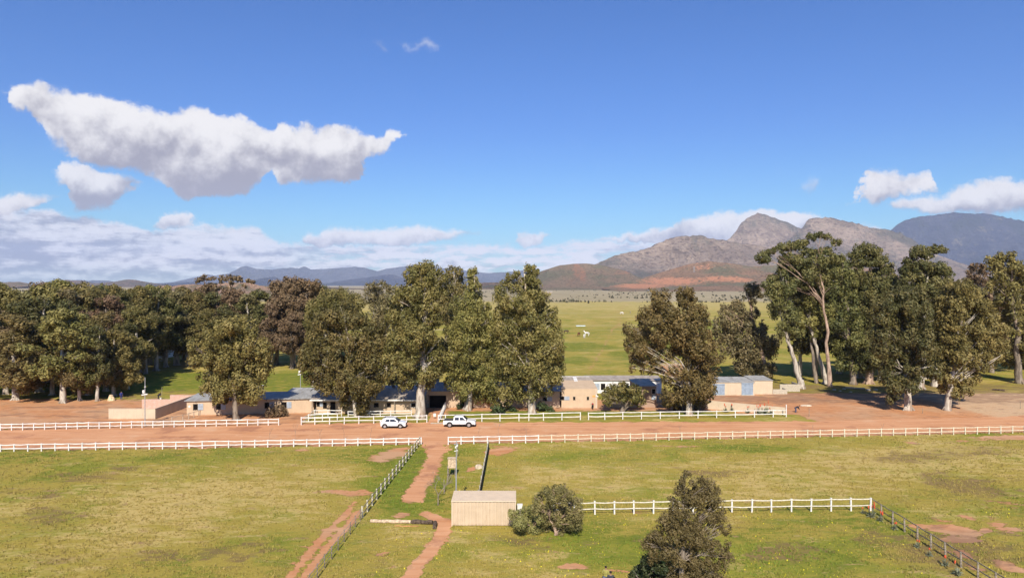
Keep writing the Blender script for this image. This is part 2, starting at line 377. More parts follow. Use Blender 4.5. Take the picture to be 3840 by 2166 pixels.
    br = .9*blob(330,1790,180,22)+.7*blob(450,1755,120,14)+.8*blob(180,1930,120,40)+.8*blob(880,2060,150,40)+.7*blob(2960,2080,200,50)+.8*blob(3560,1800,180,40,.2)
    br = br+.8*blob(3640,2080,260,90)+.7*blob(1950,2020,150,30)+.5*blob(3250,1990,70,50)+.6*blob(2620,1785,140,10)+.8*blob(3400,1720,260,20)+.7*blob(3620,1690,260,26)+.6*blob(3650,1850,240,50)+.5*blob(3500,2060,200,70)+.5*blob(2700,1770,200,14)+.6*blob(150,1850,160,30)+.5*blob(700,1700,200,18)+.6*blob(620,2090,240,30)+.5*blob(200,2100,200,40)+.5*blob(1980,2060,120,30)+.6*blob(520,1480,200,18)
    br = br+.7*leftyard*ss(fbm(X/9, Y/2.2, 4, 41), .5, .62)+.45*(fbm(X/2.3, Y/1.9, 3, 51) > .66)
    br = br+.8*np.clip((Y-130)/3, 0, 1)*np.clip((165-Y)/10, 0, 1)*(X > 40)
    Z['brown'] = np.clip(br+.4*wob, 0, 1)
    Z['dirt'] = np.clip(D, 0, 1.2)
    return Z
def ground_mat(k, b):
    p = wpos(k); A = lambda n: k.attr(n).outputs['Fac']
    nf = k.noise(p, 2.6, 5, .72); nm = k.noise(k.vm('MULTIPLY', p, (1, 1.3, 1)), .55, 6, .65); nl = k.noise(p, .09, 5, .6); ng = k.noise(p, 9., 3, .7)
    nfar = k.noise(k.vm('MULTIPLY', p, (.35, 1, 1)), .02, 6, .7)
    j = k.m('MULTIPLY_ADD', nf, .9, -.45); j2 = k.m('MULTIPLY_ADD', nm, 1.1, -.55)
    pm = k.n('ShaderNodeMapping'); k.put(pm.inputs[0], p); pm.inputs['Rotation'].default_value = (0, 0, .5); pm.inputs['Scale'].default_value = (.55, 1.25, 1)
    ps = pm.outputs[0]; n10 = k.noise(ps, .17, 7, .68, dist=.6); n3 = k.noise(ps, .62, 6, .7, dist=.4); n3b = k.noise(k.vm('ADD', ps, (31, 7, 0)), .5, 7, .7, dist=.5)
    j3 = k.m('MULTIPLY_ADD', n3, 3.2, -1.6); j10 = k.m('MULTIPLY_ADD', n10, 2.6, -1.3)
    lush = k.ss(k.m('ADD', k.m('ADD', A('lush'), j10), k.m('MULTIPLY', j3, .5)), .25, .9)
    c = k.mix(lush, (.345, .265, .055), (.235, .232, .034))
    deep = k.ss(k.m('ADD', k.m('SUBTRACT', 1., A('dry')), k.m('ADD', k.m('MULTIPLY', j3, .8), k.m('MULTIPLY', nfar, .35))), .72, 1.35)
    c = k.mix(deep, c, (.140, .172, .022))
    dry = k.ss(k.m('ADD', A('dry'), k.m('ADD', j3, k.m('MULTIPLY', j10, .4))), .42, 1.05)
    c = k.mix(k.m('MULTIPLY', dry, .85), c, (.53, .385, .145))
    br = k.ss(k.m('ADD', A('brown'), k.m('ADD', k.m('MULTIPLY', j3, .7), k.m('MULTIPLY_ADD', n3b, 1.2, -.6))), .40, 1.0)
    c = k.mix(k.m('MULTIPLY', br, .85), c, (.205, .135, .060))
    c = k.mix(k.ss(n3b, .56, .70, 0, .5), c, (.40, .34, .045)); c = k.mix(k.ss(n3b, .42, .30, 0, .55), c, (.15, .145, .04)); c = k.mix(k.ss(n3, .60, .72, 0, .7), c, (.46, .275, .14)); c = k.mix(k.ss(n10, .40, .28, 0, .45), c, (.21, .185, .05))
    # small tussocks and seed heads
    c = k.mix(k.ss(ng, .58, .72, 0, .3), c, (.46, .38, .12)); c = k.mix(k.ss(ng, .45, .32, 0, .35), c, (.12, .11, .03))
    c = k.mix(k.ss(nf, .5, .28, 0, .4), c, (.14, .12, .035))
    stk = k.noise(k.vm('MULTIPLY', p, (.10, 1, 1)), .045, 6, .7)
    sy = k.n('ShaderNodeSeparateXYZ'); k.put(sy.inputs[0], p); fr = k.ss(sy.outputs[1], 170, 330)
    c = k.mix(k.m('MULTIPLY', fr, k.ss(stk, .52, .64, 0, .8)), c, (.42, .34, .14)); c = k.mix(k.m('MULTIPLY', fr, k.ss(stk, .46, .34, 0, .6)), c, (.155, .20, .035)); c = k.mix(k.m('MULTIPLY', k.ss(sy.outputs[1], 420, 800), .4), c, (.40, .33, .13))
    sc = k.ss(k.m('ADD', A('scrub'), k.m('MULTIPLY_ADD', nfar, .6, -.3)), .3, .75)
    nsc = k.noise(k.vm('MULTIPLY', p, (.45, 1, 1)), .028, 7, .72)
    scc = k.mix(k.ss(nsc, .38, .62), (.255, .215, .125), (.40, .325, .20)); scc = k.mix(k.ss(nfar, .58, .66), scc, (.34, .22, .13))
    c = k.mix(sc, c, scc)
    de = k.m('ADD', A('dirt'), k.m('ADD', k.m('MULTIPLY', j, .8), k.m('MULTIPLY', j3, .8)))
    dirt = k.ss(de, .42, .62)
    dc = k.mix(k.ss(nm, .32, .68), (.45, .20, .09), (.54, .27, .13)); dc = k.mix(k.ss(nl, .4, .65, 0, .6), dc, (.46, .30, .18))
    dc = k.mix(k.ss(k.m('ADD', A('dry'), j), .75, 1.05, 0, .75), dc, (.54, .40, .25)); dc = k.mix(k.ss(nf, .36, .24), dc, (.22, .12, .07)); dc = k.mix(k.ss(n3b, .55, .66, 0, .55), dc, (.28, .15, .09)); dc = k.mix(k.ss(n10, .54, .66, 0, .5), dc, (.60, .36, .21)); dc = k.mix(k.m('MULTIPLY', br, .6), dc, (.20, .115, .075))
    c = k.mix(dirt, c, dc)
    h = k.m('MULTIPLY_ADD', ng, .35, nf); h = k.m('MULTIPLY', h, k.ss(dirt, 0, 1, 1., .25))
    bump(k, b, h, .16, .8); return c
def build_ground():
    ys = [-5500, -1500, -300, -60, -10, 8, 20, 32]
    y = 40.0
    while y < 260: ys.append(y); y *= 1.0055
    while y < 1500: ys.append(y); y *= 1.02
    while y < 24000: ys.append(y); y *= 1.06
    ys.append(25900.)
    ys = np.array(ys); ts = np.linspace(-1, 1, 521); ts = ts*1.15+ts**5*.8
    Yg, T = np.meshgrid(ys, ts, indexing='ij'); Xg = T*np.maximum(np.abs(Yg), 45)
    X, Y = Xg.ravel(), Yg.ravel(); Z = ground_zones(X, Y)
    n, m = Yg.shape; i = np.arange(n*m).reshape(n, m)
    q = np.stack([i[:-1, :-1], i[:-1, 1:], i[1:, 1:], i[1:, :-1]], -1).reshape(-1, 4)
    me = npmesh('ground', np.c_[X, Y, np.zeros(len(X))], q, mat('ground', ground_mat, 1., .05), Z)
    tag(link('ground', me), 'grassy paddocks and red earth yards running to the far plain', kind='structure')
build_ground()

# ------------------------------------------------------------------ road and paths as sheets on the ground
def road_mat(k, b):
    p = wpos(k); s = k.noise(k.vm('MULTIPLY', p, (.12, 1.3, 1)), .9, 5, .6); n = k.noise(p, .16, 6, .65); f = k.noise(p, 3.5, 5, .7); g = k.noise(p, .8, 4, .6)
    c = k.mix(k.ss(s, .3, .7), (.50, .235, .112), (.61, .325, .175)); c = k.mix(k.ss(n, .52, .66, 0, .75), c, (.34, .155, .09))
    c = k.mix(k.ss(n, .44, .3, 0, .5), c, (.62, .40, .25))
    c = k.mix(k.ss(f, .40, .28, 0, .6), c, (.25, .13, .075)); c = k.mix(k.ss(g, .6, .75, 0, .4), c, (.66, .43, .28))
    bump(k, b, k.m('ADD', f, s), .03, .6); return c
ROAD = mat('red_earth', road_mat, 1., .05)
def ribbon(name, left, right, n, z, jit, label, seed=1, ww=.8):
    def samp(pts, m):
        pts = np.array(pts, float); d = np.r_[0, np.cumsum(np.hypot(*np.diff(pts, axis=0).T))]; t = np.linspace(0, d[-1], m)
        return np.c_[np.interp(t, d, pts[:, 0]), np.interp(t, d, pts[:, 1])]
    A, B = samp(left, n), samp(right, n)
    dirn = B-A; L = np.hypot(*dirn.T)[:, None]+1e-6
    A = A-dirn/L*((fbm(A[:, :1]/ww, A[:, 1:]/ww, 4, seed)-.5)*jit); B = B+dirn/L*((fbm(B[:, :1]/ww, B[:, 1:]/ww, 4, seed+7)-.5)*jit)
    cols = 5; V = []
    for c in range(cols+1):
        t = c/cols; q = A*(1-t)+B*t; V.append(np.c_[q, np.full(n, z)])
    V = np.stack(V, 1).reshape(-1, 3); i = np.arange(n*(cols+1)).reshape(n, cols+1)
    q = np.stack([i[:-1, :-1], i[:-1, 1:], i[1:, 1:], i[1:, :-1]], -1).reshape(-1, 4)
    tag(link(name, npmesh(name, V, q, ROAD)), label, kind='structure')
RY0 = lambda x: 98.7+x*.0855-(.004*(x+40) if x < -40 else 0)
ribbon('dirt_road', [(x, 95.2+.0 if x < -60 else (94.4+(x+70)*.0656 if x < -12 else 98.4+(x+9)*.086)) for x in range(-150, 170, 4)],
       [(x, 108.3+(x+80)*.085 if x < -38 else (113.0+(x+38)*.02 if x < 50 else 114.8+(x-50)*.12)) for x in range(-150, 170, 4)], 700, .004, 2.2,
       'wide red earth track crossing the picture between the white fences', 3, 1.6)
ribbon('dirt_path', gl((1575,1640),(1578,1662),(1590,1678),(1608,1700),(1606,1718),(1585,1745),(1570,1790),(1540,1822),(1520,1850),(1505,1870)),
       gl((1682,1640),(1680,1664),(1697,1684),(1655,1705),(1645,1735),(1628,1770),(1605,1800),(1592,1830),(1590,1860),(1575,1884)), 160, .008, 1.0,
       'bare red path from the road down past the leafless tree', 11, .6)
ribbon('footpath', gl((1592,1925),(1620,1950),(1640,1965),(1632,2010),(1612,2045),(1575,2080),(1540,2125),(1480,2180)),
       gl((1604,1918),(1645,1932),(1694,1950),(1692,1990),(1668,2020),(1650,2050),(1632,2085),(1590,2110),(1560,2180)), 140, .006, .9,
       'narrow earth footpath passing the corner of the cream shed', 17, .5)
tag(link('walkway', npmesh('walkway', [(*G(1605,1582)[:2], .012), (*G(1642,1582)[:2], .012), (*G(1672,1512)[:2], .012), (*G(1640,1512)[:2], .012)], [(0,1,2,3)], ROAD)),
    'short earth walkway through the gate gap to the stables', kind='structure')

# ------------------------------------------------------------------ hills and mountains
def rock_mat(name, base, alt, spots, scale, green=None, streak=None):
    def f(k, b):
        p = opos(k); n = k.noise(k.vm('MULTIPLY', p, (1, .55, 1.8)), 3.2/scale, 8, .66); n2 = k.noise(p, 13/scale, 7, .72); n3 = k.noise(p, 1.1/scale, 5, .6); n4 = k.noise(k.vm('MULTIPLY', p, (1, .4, 3)), 26/scale, 5, .7)
        c = k.mix(k.ss(n, .34, .64), base, alt); c = k.mix(k.ss(n2, .53, .66, 0, .85), c, spots)
        if green: c = k.mix(k.ss(k.m('ADD', n3, k.m('MULTIPLY_ADD', n2, .5, -.25)), .46, .62, 0, .9), c, green)
        c = k.mix(k.ss(n4, .50, .34, 0, .8), c, tuple(q*.4 for q in base)); c = k.mix(k.ss(n2, .46, .34, 0, .6), c, tuple(q*.55 for q in base))
        if streak:
            a = k.attr('mark').outputs['Fac']; c = k.mix(k.ss(k.m('ADD', a, k.m('MULTIPLY_ADD', n2, 2.6, -1.4)), .35, .85), c, streak)
        bump(k, b, k.m('ADD', n, n2), scale*.10, 1.); return c
    return mat(name, f, 1., .02)
def hill(name, label, prof, D, wf, wb, m, amp=.25, nu=260, nt=60, marks=(), seed=1, jag=.02, power=1.25, gsc=1.):
    pr = np.array(prof, float); us = np.linspace(pr[0, 0], pr[-1, 0], nu); hz = np.interp(us, pr[:, 0], pr[:, 1])
    X0 = (us-1920)/F*D; H = np.maximum(CH+(1066-hz)/F*D, 1.)
    Hmax = H.max(); H = H*(1+jag*(fbm(X0/(Hmax*.5), X0*0, 5, seed)-.5)*2+jag*1.6*(ridged(X0/(Hmax*.13), X0*0, 4, seed+40)-.6))
    T = np.linspace(-1, 1, nt*2+1); T = np.sign(T)*np.abs(T)**1.15
    Xg, Tg = np.meshgrid(X0, T); Hg = np.broadcast_to(H, Xg.shape)
    ridge = D+(fbm(Xg/(Hmax*1.6), Xg*0, 4, seed+3)-.5)*wf*.35*(1-np.abs(Tg))
    Yg = ridge+np.where(Tg < 0, Tg*wf, Tg*wb); a = np.abs(Tg)
    sh = (1-a)**power*(.75+.25*(1-a))
    gu = ridged(Xg/(Hmax*.55*gsc)+.25*Tg, Tg*1.6+Xg/(Hmax*3), 5, seed+9); fine = ridged(Xg/(Hmax*.16*gsc), Tg*4.5, 4, seed+21)
    Zg = Hg*sh*(1-amp*(1-gu)*np.sin(np.pi*a)**.7*2.2-amp*.7*(1-fine)*np.sin(np.pi*a)**.6)
    Zg = np.where(a >= .999, -3, Zg); Zg = np.maximum(Zg, -3)
    mk = np.zeros(Xg.shape)
    for cx, cy, rx, ry, v in marks:
        U = 1920+F*Xg/Yg; Vv = 1066+F*(CH-Zg)/Yg; mk = np.maximum(mk, v*np.clip(1.4-np.hypot((U-cx)/rx, (Vv-cy)/ry), 0, 1)*(Tg <= .02))
    n, q = Xg.shape; i = np.arange(n*q).reshape(n, q); f = np.stack([i[:-1, :-1], i[:-1, 1:], i[1:, 1:], i[1:, :-1]], -1).reshape(-1, 4)
    tag(link(name, npmesh(name, np.c_[Xg.ravel(), Yg.ravel(), Zg.ravel()], f, m, {'mark': mk.ravel()}, True)), label, kind='structure')
RED = rock_mat('red_hill_rock', (.26, .19, .125), (.32, .23, .15), (.38, .24, .15), 260, (.19, .18, .11), (.38, .20, .12))
RED2 = rock_mat('red_slope_rock', (.29, .195, .125), (.38, .23, .14), (.46, .26, .155), 220, (.21, .20, .12), (.64, .30, .165))
GREY = rock_mat('grey_mountain_rock', (.30, .225, .17), (.50, .375, .28), (.62, .48, .36), 900, (.17, .16, .12), (.46, .36, .25))
DARK = rock_mat('shade_tinted_mountain', (.030, .042, .075), (.075, .082, .105), (.17, .15, .13), 1500, (.03, .045, .035), (.2, .17, .13))  # dark bluish colour stands in for cloud shadow on the slopes
BLUE = rock_mat('haze_tinted_range_rock', (.09, .11, .13), (.14, .15, .16), (.22, .19, .16), 2500, (.07, .08, .06))  # bluish base paints extra distance haze into the rock colour
PINK = rock_mat('pale_ridge_rock', (.36, .215, .14), (.50, .32, .21), (.58, .40, .27), 90, (.13, .13, .07))
BRN = rock_mat('brown_hill_rock', (.20, .14, .095), (.26, .18, .12), (.30, .18, .11), 400, (.12, .12, .075))
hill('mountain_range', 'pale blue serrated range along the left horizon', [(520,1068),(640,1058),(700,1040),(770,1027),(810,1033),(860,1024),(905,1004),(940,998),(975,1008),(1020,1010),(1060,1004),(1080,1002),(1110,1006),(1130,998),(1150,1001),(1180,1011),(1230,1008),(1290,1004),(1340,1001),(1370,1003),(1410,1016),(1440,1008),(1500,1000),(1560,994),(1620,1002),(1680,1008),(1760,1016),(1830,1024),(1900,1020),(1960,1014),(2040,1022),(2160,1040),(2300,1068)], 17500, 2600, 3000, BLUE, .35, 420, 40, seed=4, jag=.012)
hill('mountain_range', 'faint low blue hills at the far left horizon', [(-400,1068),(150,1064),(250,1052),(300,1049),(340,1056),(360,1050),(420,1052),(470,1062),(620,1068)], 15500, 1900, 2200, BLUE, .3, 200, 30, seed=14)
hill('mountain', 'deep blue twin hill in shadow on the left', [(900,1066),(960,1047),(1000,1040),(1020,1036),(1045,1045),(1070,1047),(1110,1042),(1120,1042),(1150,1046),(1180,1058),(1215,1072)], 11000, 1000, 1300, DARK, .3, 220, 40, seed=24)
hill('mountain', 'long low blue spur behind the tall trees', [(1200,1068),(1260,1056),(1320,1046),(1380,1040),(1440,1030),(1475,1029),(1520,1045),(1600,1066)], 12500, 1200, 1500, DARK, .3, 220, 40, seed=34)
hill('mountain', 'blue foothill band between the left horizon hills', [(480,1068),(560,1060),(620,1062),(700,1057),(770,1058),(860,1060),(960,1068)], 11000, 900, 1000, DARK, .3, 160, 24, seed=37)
hill('hill', 'smooth pinkish brown hill on the left horizon', [(150,1068),(200,1062),(255,1049),(300,1052),(350,1063),(400,1060),(460,1050),(490,1047),(520,1049),(570,1060),(620,1068)], 6500, 700, 800, BRN, .15, 220, 40, seed=44)
hill('hill', 'brown hill at the left edge behind the forest', [(-900,1066),(-300,1058),(-100,1062),(0,1060),(30,1057),(60,1056),(100,1064),(140,1070)], 4200, 500, 600, RED, .15, 200, 40, seed=54)
hill('hill', 'pale pink rocky ridge just beyond the forest', [(540,1084),(570,1077),(600,1071),(625,1069),(650,1074),(690,1067),(730,1065),(790,1068),(830,1060),(880,1058),(930,1058),(970,1070),(1060,1078),(1200,1084)], 1900, 160, 200, PINK, .25, 300, 40, seed=64)
hill('hill', 'flat green brown rise at the foot of the far ranges', [(1100,1086),(1200,1075),(1300,1079),(1420,1086),(1700,1080),(1800,1060),(1860,1058),(1960,1066),(2050,1075),(2200,1086)], 3600, 400, 500, BRN, .12, 220, 30, seed=74)
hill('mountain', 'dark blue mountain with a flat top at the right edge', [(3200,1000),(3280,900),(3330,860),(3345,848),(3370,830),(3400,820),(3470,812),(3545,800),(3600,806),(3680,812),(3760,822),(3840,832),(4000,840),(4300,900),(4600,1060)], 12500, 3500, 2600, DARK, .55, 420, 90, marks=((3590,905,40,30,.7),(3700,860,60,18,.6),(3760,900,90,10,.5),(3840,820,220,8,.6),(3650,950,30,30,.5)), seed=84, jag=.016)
hill('mountain', 'pale bare rocky summit rising behind the grey ridge', [(2560,1066),(2640,960),(2700,915),(2735,893),(2760,862),(2775,838),(2800,815),(2845,796),(2870,800),(2910,815),(2950,828),(2985,845),(3020,858),(3100,900),(3250,1000),(3400,1066)], 7600, 1500, 1500, GREY, .22, 420, 80, marks=((2800,890,90,40,.45),(2900,870,90,40,.4)), seed=94, jag=.022)
hill('mountain', 'long craggy grey brown mountain behind the right trees', [(2800,1066),(2900,950),(2980,880),(3010,848),(3030,820),(3045,815),(3085,815),(3125,820),(3160,833),(3210,840),(3290,850),(3350,858),(3385,866),(3440,900),(3520,945),(3620,985),(3700,1012),(3760,1030),(3900,1066)], 6600, 1500, 1500, GREY, .26, 460, 90, marks=((3450,930,140,12,.6),(3330,900,60,20,.5)), seed=104, jag=.03)
hill('mountain', 'grey purple foothill sloping down to the left', [(2180,1010),(2236,985),(2290,962),(2400,938),(2440,925),(2480,908),(2520,890),(2575,880),(2640,878),(2665,888),(2700,896),(2760,905),(2850,915),(2950,935),(3100,960),(3300,1000),(3500,1066)], 5200, 1300, 1300, GREY, .3, 460, 100, seed=114, jag=.026)
hill('hill', 'rounded red brown hill with a scarred face behind the pasture', [(1900,1074),(1960,1050),(2030,1016),(2100,994),(2150,988),(2200,987),(2260,994),(2330,1010),(2400,1040),(2500,1068),(2600,1080)], 3300, 560, 600, RED, .16, 360, 80, marks=((2165,1010,22,60,.75),(2185,1030,20,40,.8),(2345,1020,70,12,.7),(2150,1060,40,30,.5)), seed=124, jag=.006, power=1.05)
hill('hill', 'orange red eroded hillside right of the pasture', [(2240,1078),(2330,1064),(2420,1042),(2520,1010),(2580,990),(2650,980),(2710,986),(2790,1000),(2880,996),(3000,985),(3150,990),(3300,1010),(3500,1060),(3600,1078)], 2900, 620, 600, RED2, .18, 420, 90, marks=((2400,1072,130,12,1.0),(2520,1055,150,20,1.0),(2700,1045,120,14,.9),(2780,1050,60,12,.9),(2640,1000,60,18,.6)), seed=134, jag=.006, power=1.05)

# ------------------------------------------------------------------ trees
def leaf_mat(name, base, warm, dark):
    def f(k, b):
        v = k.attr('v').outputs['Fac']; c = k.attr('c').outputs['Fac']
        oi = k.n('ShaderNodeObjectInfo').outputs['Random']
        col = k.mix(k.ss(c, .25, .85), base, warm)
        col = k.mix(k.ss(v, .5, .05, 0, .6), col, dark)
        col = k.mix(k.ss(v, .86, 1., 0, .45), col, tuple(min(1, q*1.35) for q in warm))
        h = k.n('ShaderNodeHueSaturation'); k.put(h.inputs['Color'], col)
        k.put(h.inputs['Value'], k.m('MULTIPLY_ADD', oi, .36, .82)); k.put(h.inputs['Hue'], k.m('MULTIPLY_ADD', oi, .03, .485))
        tr = k.n('ShaderNodeBsdfTranslucent'); k.put(tr.inputs[0], k.mix(.35, h.outputs[0], warm)); mx = k.n('ShaderNodeMixShader'); mx.inputs[0].default_value = .20
        k.nt.links.new(b.outputs[0], mx.inputs[1]); k.nt.links.new(tr.outputs[0], mx.inputs[2]); k.nt.links.new(mx.outputs[0], k.nt.nodes['Material Output'].inputs[0])
        return h.outputs[0]
    return mat(name, f, .6, .3)
L_OLIVE = leaf_mat('olive_leaves', (0.157, 0.141, 0.039), (0.252, 0.200, 0.065), (0.063, 0.066, 0.021))
L_WARM = leaf_mat('bronze_olive_leaves', (0.163, 0.132, 0.039), (0.257, 0.192, 0.065), (0.065, 0.059, 0.021))
L_GREEN = leaf_mat('dark_green_leaves', (0.105, 0.105, 0.031), (0.178, 0.150, 0.049), (0.042, 0.049, 0.020))
L_RED = leaf_mat('reddish_brown_leaves', (0.168, 0.115, 0.059), (0.237, 0.155, 0.083), (0.078, 0.058, 0.031))
L_GREY = leaf_mat('grey_olive_leaves', (0.178, 0.158, 0.065), (0.257, 0.208, 0.088), (0.078, 0.075, 0.033))
L_BROWN = leaf_mat('brown_feathery_leaves', (0.140, 0.112, 0.038), (0.205, 0.158, 0.062), (0.060, 0.050, 0.020))
L_BUSH = leaf_mat('bush_leaves', (0.195, 0.180, 0.056), (0.280, 0.240, 0.088), (0.076, 0.078, 0.028))
L_DEEP = leaf_mat('deep_green_leaves', (0.047, 0.070, 0.025), (0.084, 0.101, 0.034), (0.021, 0.034, 0.014))
def bark(name, a, bb, s=1.):
    def f(k, b):
        p = k.vm('MULTIPLY', opos(k), (1, 1, .28)); n = k.noise(p, 2.2*s, 6, .65); n2 = k.noise(p, .5*s, 4, .6)
        bump(k, b, n, .05); c = k.mix(k.ss(n, .42, .62), a, bb); return k.mix(k.ss(n2, .56, .68, 0, .6), c, (.30, .19, .12))
    return mat(name, f, .85, .15)
B_PALE = bark('pale_gum_bark', (.50, .44, .36), (.27, .22, .17)); B_PINK = bark('pinkish_gum_bark', (.46, .33, .24), (.24, .16, .12)); B_DARK = bark('grey_brown_bark', (.26, .21, .16), (.14, .11, .085))
LEAFQ = np.array([(-.5, 0), (-.05, .5), (.5, .05), (.05, -.5)])
def leaves(lobes, leaf, cover, seed, droop=.6, clump=.9, sparse=1.):
    """spray quads gathered in hanging clumps inside ellipsoid lobes; lobes: (x,y,z,rx,ry,rz)"""
    rg = np.random.default_rng(seed); Cs = []; Ns = []; Cv = []
    for (x, y, z, rx, ry, rz) in lobes:
        area = 4*math.pi*((rx*ry)**1.6/3+(rx*rz)**1.6/3+(ry*rz)**1.6/3)**(1/1.6)
        cr = min(clump, .62*min(rx, rz)); K = max(3, int(area/(cr*cr*3.0)*sparse))
        d = rg.normal(size=(K, 3)); d /= np.linalg.norm(d, axis=1)[:, None]
        rr = rg.uniform(.3, 1.0, K)**.55*np.where(rg.uniform(0, 1, K) < .22, rg.uniform(1.05, 1.38, K), 1.)
        cc = np.array([x, y, z])+d*rr[:, None]*np.array([rx, ry, rz])*(1.12-.35*cr/max(rx, cr))
        crr = cr*rg.uniform(.35, 1.25, K)*np.where(rr > 1.02, .72, 1.); lt = rg.uniform(-.25, .25); tint = np.clip(rg.uniform(0, 1, K)+lt, 0, 1)
        nl = np.maximum(4, (cover*4*math.pi*crr**2/(leaf*leaf*.5)*.55).astype(int))
        idx = np.repeat(np.arange(K), nl); n = len(idx)
        e = rg.normal(size=(n, 3)); e /= np.linalg.norm(e, axis=1)[:, None]
        q = rg.uniform(.15, 1, n)**.4
        p = cc[idx]+e*(q*crr[idx])[:, None]*np.array([1, 1, 1+.55*droop]); p[:, 2] -= .5*droop*crr[idx]*rg.uniform(0, 1, n)
        nn = e*.9+(p-np.array([x, y, z]))/np.array([rx, ry, rz])*.45+rg.normal(size=(n, 3))*.55+np.array([0, 0, .15])
        nn /= np.linalg.norm(nn, axis=1)[:, None]
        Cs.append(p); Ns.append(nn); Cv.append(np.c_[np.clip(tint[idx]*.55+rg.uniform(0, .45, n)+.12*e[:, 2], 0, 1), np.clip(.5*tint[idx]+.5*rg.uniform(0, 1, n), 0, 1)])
    Pn, N, Q = np.concatenate(Cs), np.concatenate(Ns), np.concatenate(Cv); n = len(Pn)
    down = np.tile([0, 0, -1.], (n, 1))*droop+rg.normal(size=(n, 3))*(1-droop*.55)
    t = down-N*np.sum(down*N, 1)[:, None]; t /= np.linalg.norm(t, axis=1)[:, None]+1e-9; s = np.cross(N, t)
    sz = leaf*(.4+1.25*rg.uniform(0, 1, n)**1.7)[:, None]*1.1; wd = sz*rg.uniform(.34, .62, n)[:, None]; sz = sz*1.15
    V = np.stack([Pn+t*sz*a+s*wd*b*1.15 for a, b in LEAFQ], 1).reshape(-1, 3)
    Fq = np.arange(n*4).reshape(n, 4)
    return V, Fq, {'v': np.repeat(Q[:, 0], 4), 'c': np.repeat(Q[:, 1], 4)}
def limb_path(a, b, rng, sag=.12, n=6):
    a, b = Vector(a), Vector(b); L = (b-a).length; out = []
    off = Vector((rng.uniform(-1, 1), rng.uniform(-1, 1), 0))*L*.07
    for i in range(n+1):
        t = i/n; p = a.lerp(b, t); hz = Vector((b.x-a.x, b.y-a.y, 0))
        p = p-hz*(sag*math.sin(math.pi*t))+Vector((0, 0, 1))*0+off*math.sin(math.pi*t)+Vector((rng.uniform(-1, 1), rng.uniform(-1, 1), rng.uniform(-1, 1)))*L*.022
        out.append(p)
    return out
def trunk_mesh(base, lobes, r0, seed, fork=.3, lean=None, stems=1, twigs=2, top=None):
    rng = random.Random(seed); mb = MB(); base = Vector(base)
    L = sorted(lobes, key=lambda l: l[2]); cx = sum(l[0] for l in L)/len(L); cy = sum(l[1] for l in L)/len(L); hi = L[-1]
    ztop = (top[2] if top else hi[2]); H = ztop-base.z
    for sidx in range(stems):
        if top: tp = Vector(top)
        else: tp = Vector((hi[0]*.5+cx*.5+rng.uniform(-1, 1), hi[1]*.5+cy*.5, ztop))
        if stems > 1:
            l = L[int((sidx+.5)/stems*len(L))]; tp = Vector((l[0], l[1], max(l[2], base.z+H*.6)))
        pts = []; n = 12
        for i in range(n+1):
            t = i/n; q = base.lerp(tp, t); w = math.sin(math.pi*t)
            q += Vector((rng.uniform(-.5, .5), rng.uniform(-.5, .5), 0))*w*H*.03
            if lean: q += Vector(lean)*w
            pts.append(q)
        pts[0] = base+Vector((0, 0, -.3))
        rad = [r0*(1.55 if i == 0 else (1.12 if i == 1 else 1))*(1-.9*(i/n))**.85/(stems**.5)+.02 for i in range(n+1)]
        mb.tube(pts[:1]+[pts[0].lerp(pts[1], .35)]+pts[1:], rad[:1]+[rad[1]*1.05]+rad[1:], 9, jit=.08, rng=rng)
        for k in range(3):      # root flare
            a = rng.uniform(0, 6.28); mb.tube([base+Vector((math.cos(a)*r0*1.9, math.sin(a)*r0*1.9, -.15)), base+Vector((math.cos(a)*r0*.8, math.sin(a)*r0*.8, r0*.9)), base+Vector((0, 0, r0*3))], [r0*.3, r0*.5, r0*.5], 6)
        mine = [l for j, l in enumerate(L) if j % stems == sidx] if stems > 1 else L
        for l in mine:
            c = Vector(l[:3]); zt = base.z+H*fork; att = max(zt, min(c.z-.9*math.hypot(c.x-base.x, c.y-base.y)-.3*l[5], ztop*.92))
            t = min(.93, max(0.05, (att-base.z)/H)); i = int(t*n); p = pts[i].lerp(pts[min(i+1, n)], t*n-i)
            low = c.z < zt+.5
            if rng.random() < (.7 if low else .15) and len(mine) > 12: continue
            if low: t = min(.9, (zt-base.z)/H+rng.uniform(0, .12)); i = int(t*n); p = pts[i].lerp(pts[min(i+1, n)], t*n-i)
            rr = max(.035, rad[i]*(.2 if low else .30))*min(1, .5+l[3]/4); path = limb_path(p, c, rng, sag=rng.uniform(.08, .26))
            mb.tube(path, [rr*(1-.78*j/6)+.015 for j in range(7)], 6)
            for _ in range(twigs):
                j = rng.randint(2, 5); e = c+Vector((rng.uniform(-.75, .75)*l[3], rng.uniform(-.75, .75)*l[4], rng.uniform(-.1, .85)*l[5]))
                mb.tube(limb_path(path[j], e, rng, .1, 4), [rr*.36*(1-.7*q/4)+.012 for q in range(5)], 5)
    return mb
def lobes_px(ls, d, seed, depth=.95, spread=1.6, grow=1.06, jit=(.82, 1.2)):
    rg = random.Random(seed); out = []
    for l in ls:
        px, py, rx, ry = l[:4]; dd = l[4] if len(l) > 4 else rg.uniform(-1, 1)*spread
        p = P(px, py, d+dd); s = (d+dd)/F; jg = grow*rg.uniform(*jit); out.append((p.x, p.y, p.z, rx*s*jg, rx*s*depth*jg, ry*s*jg*rg.uniform(.85, 1.1)))
    return out
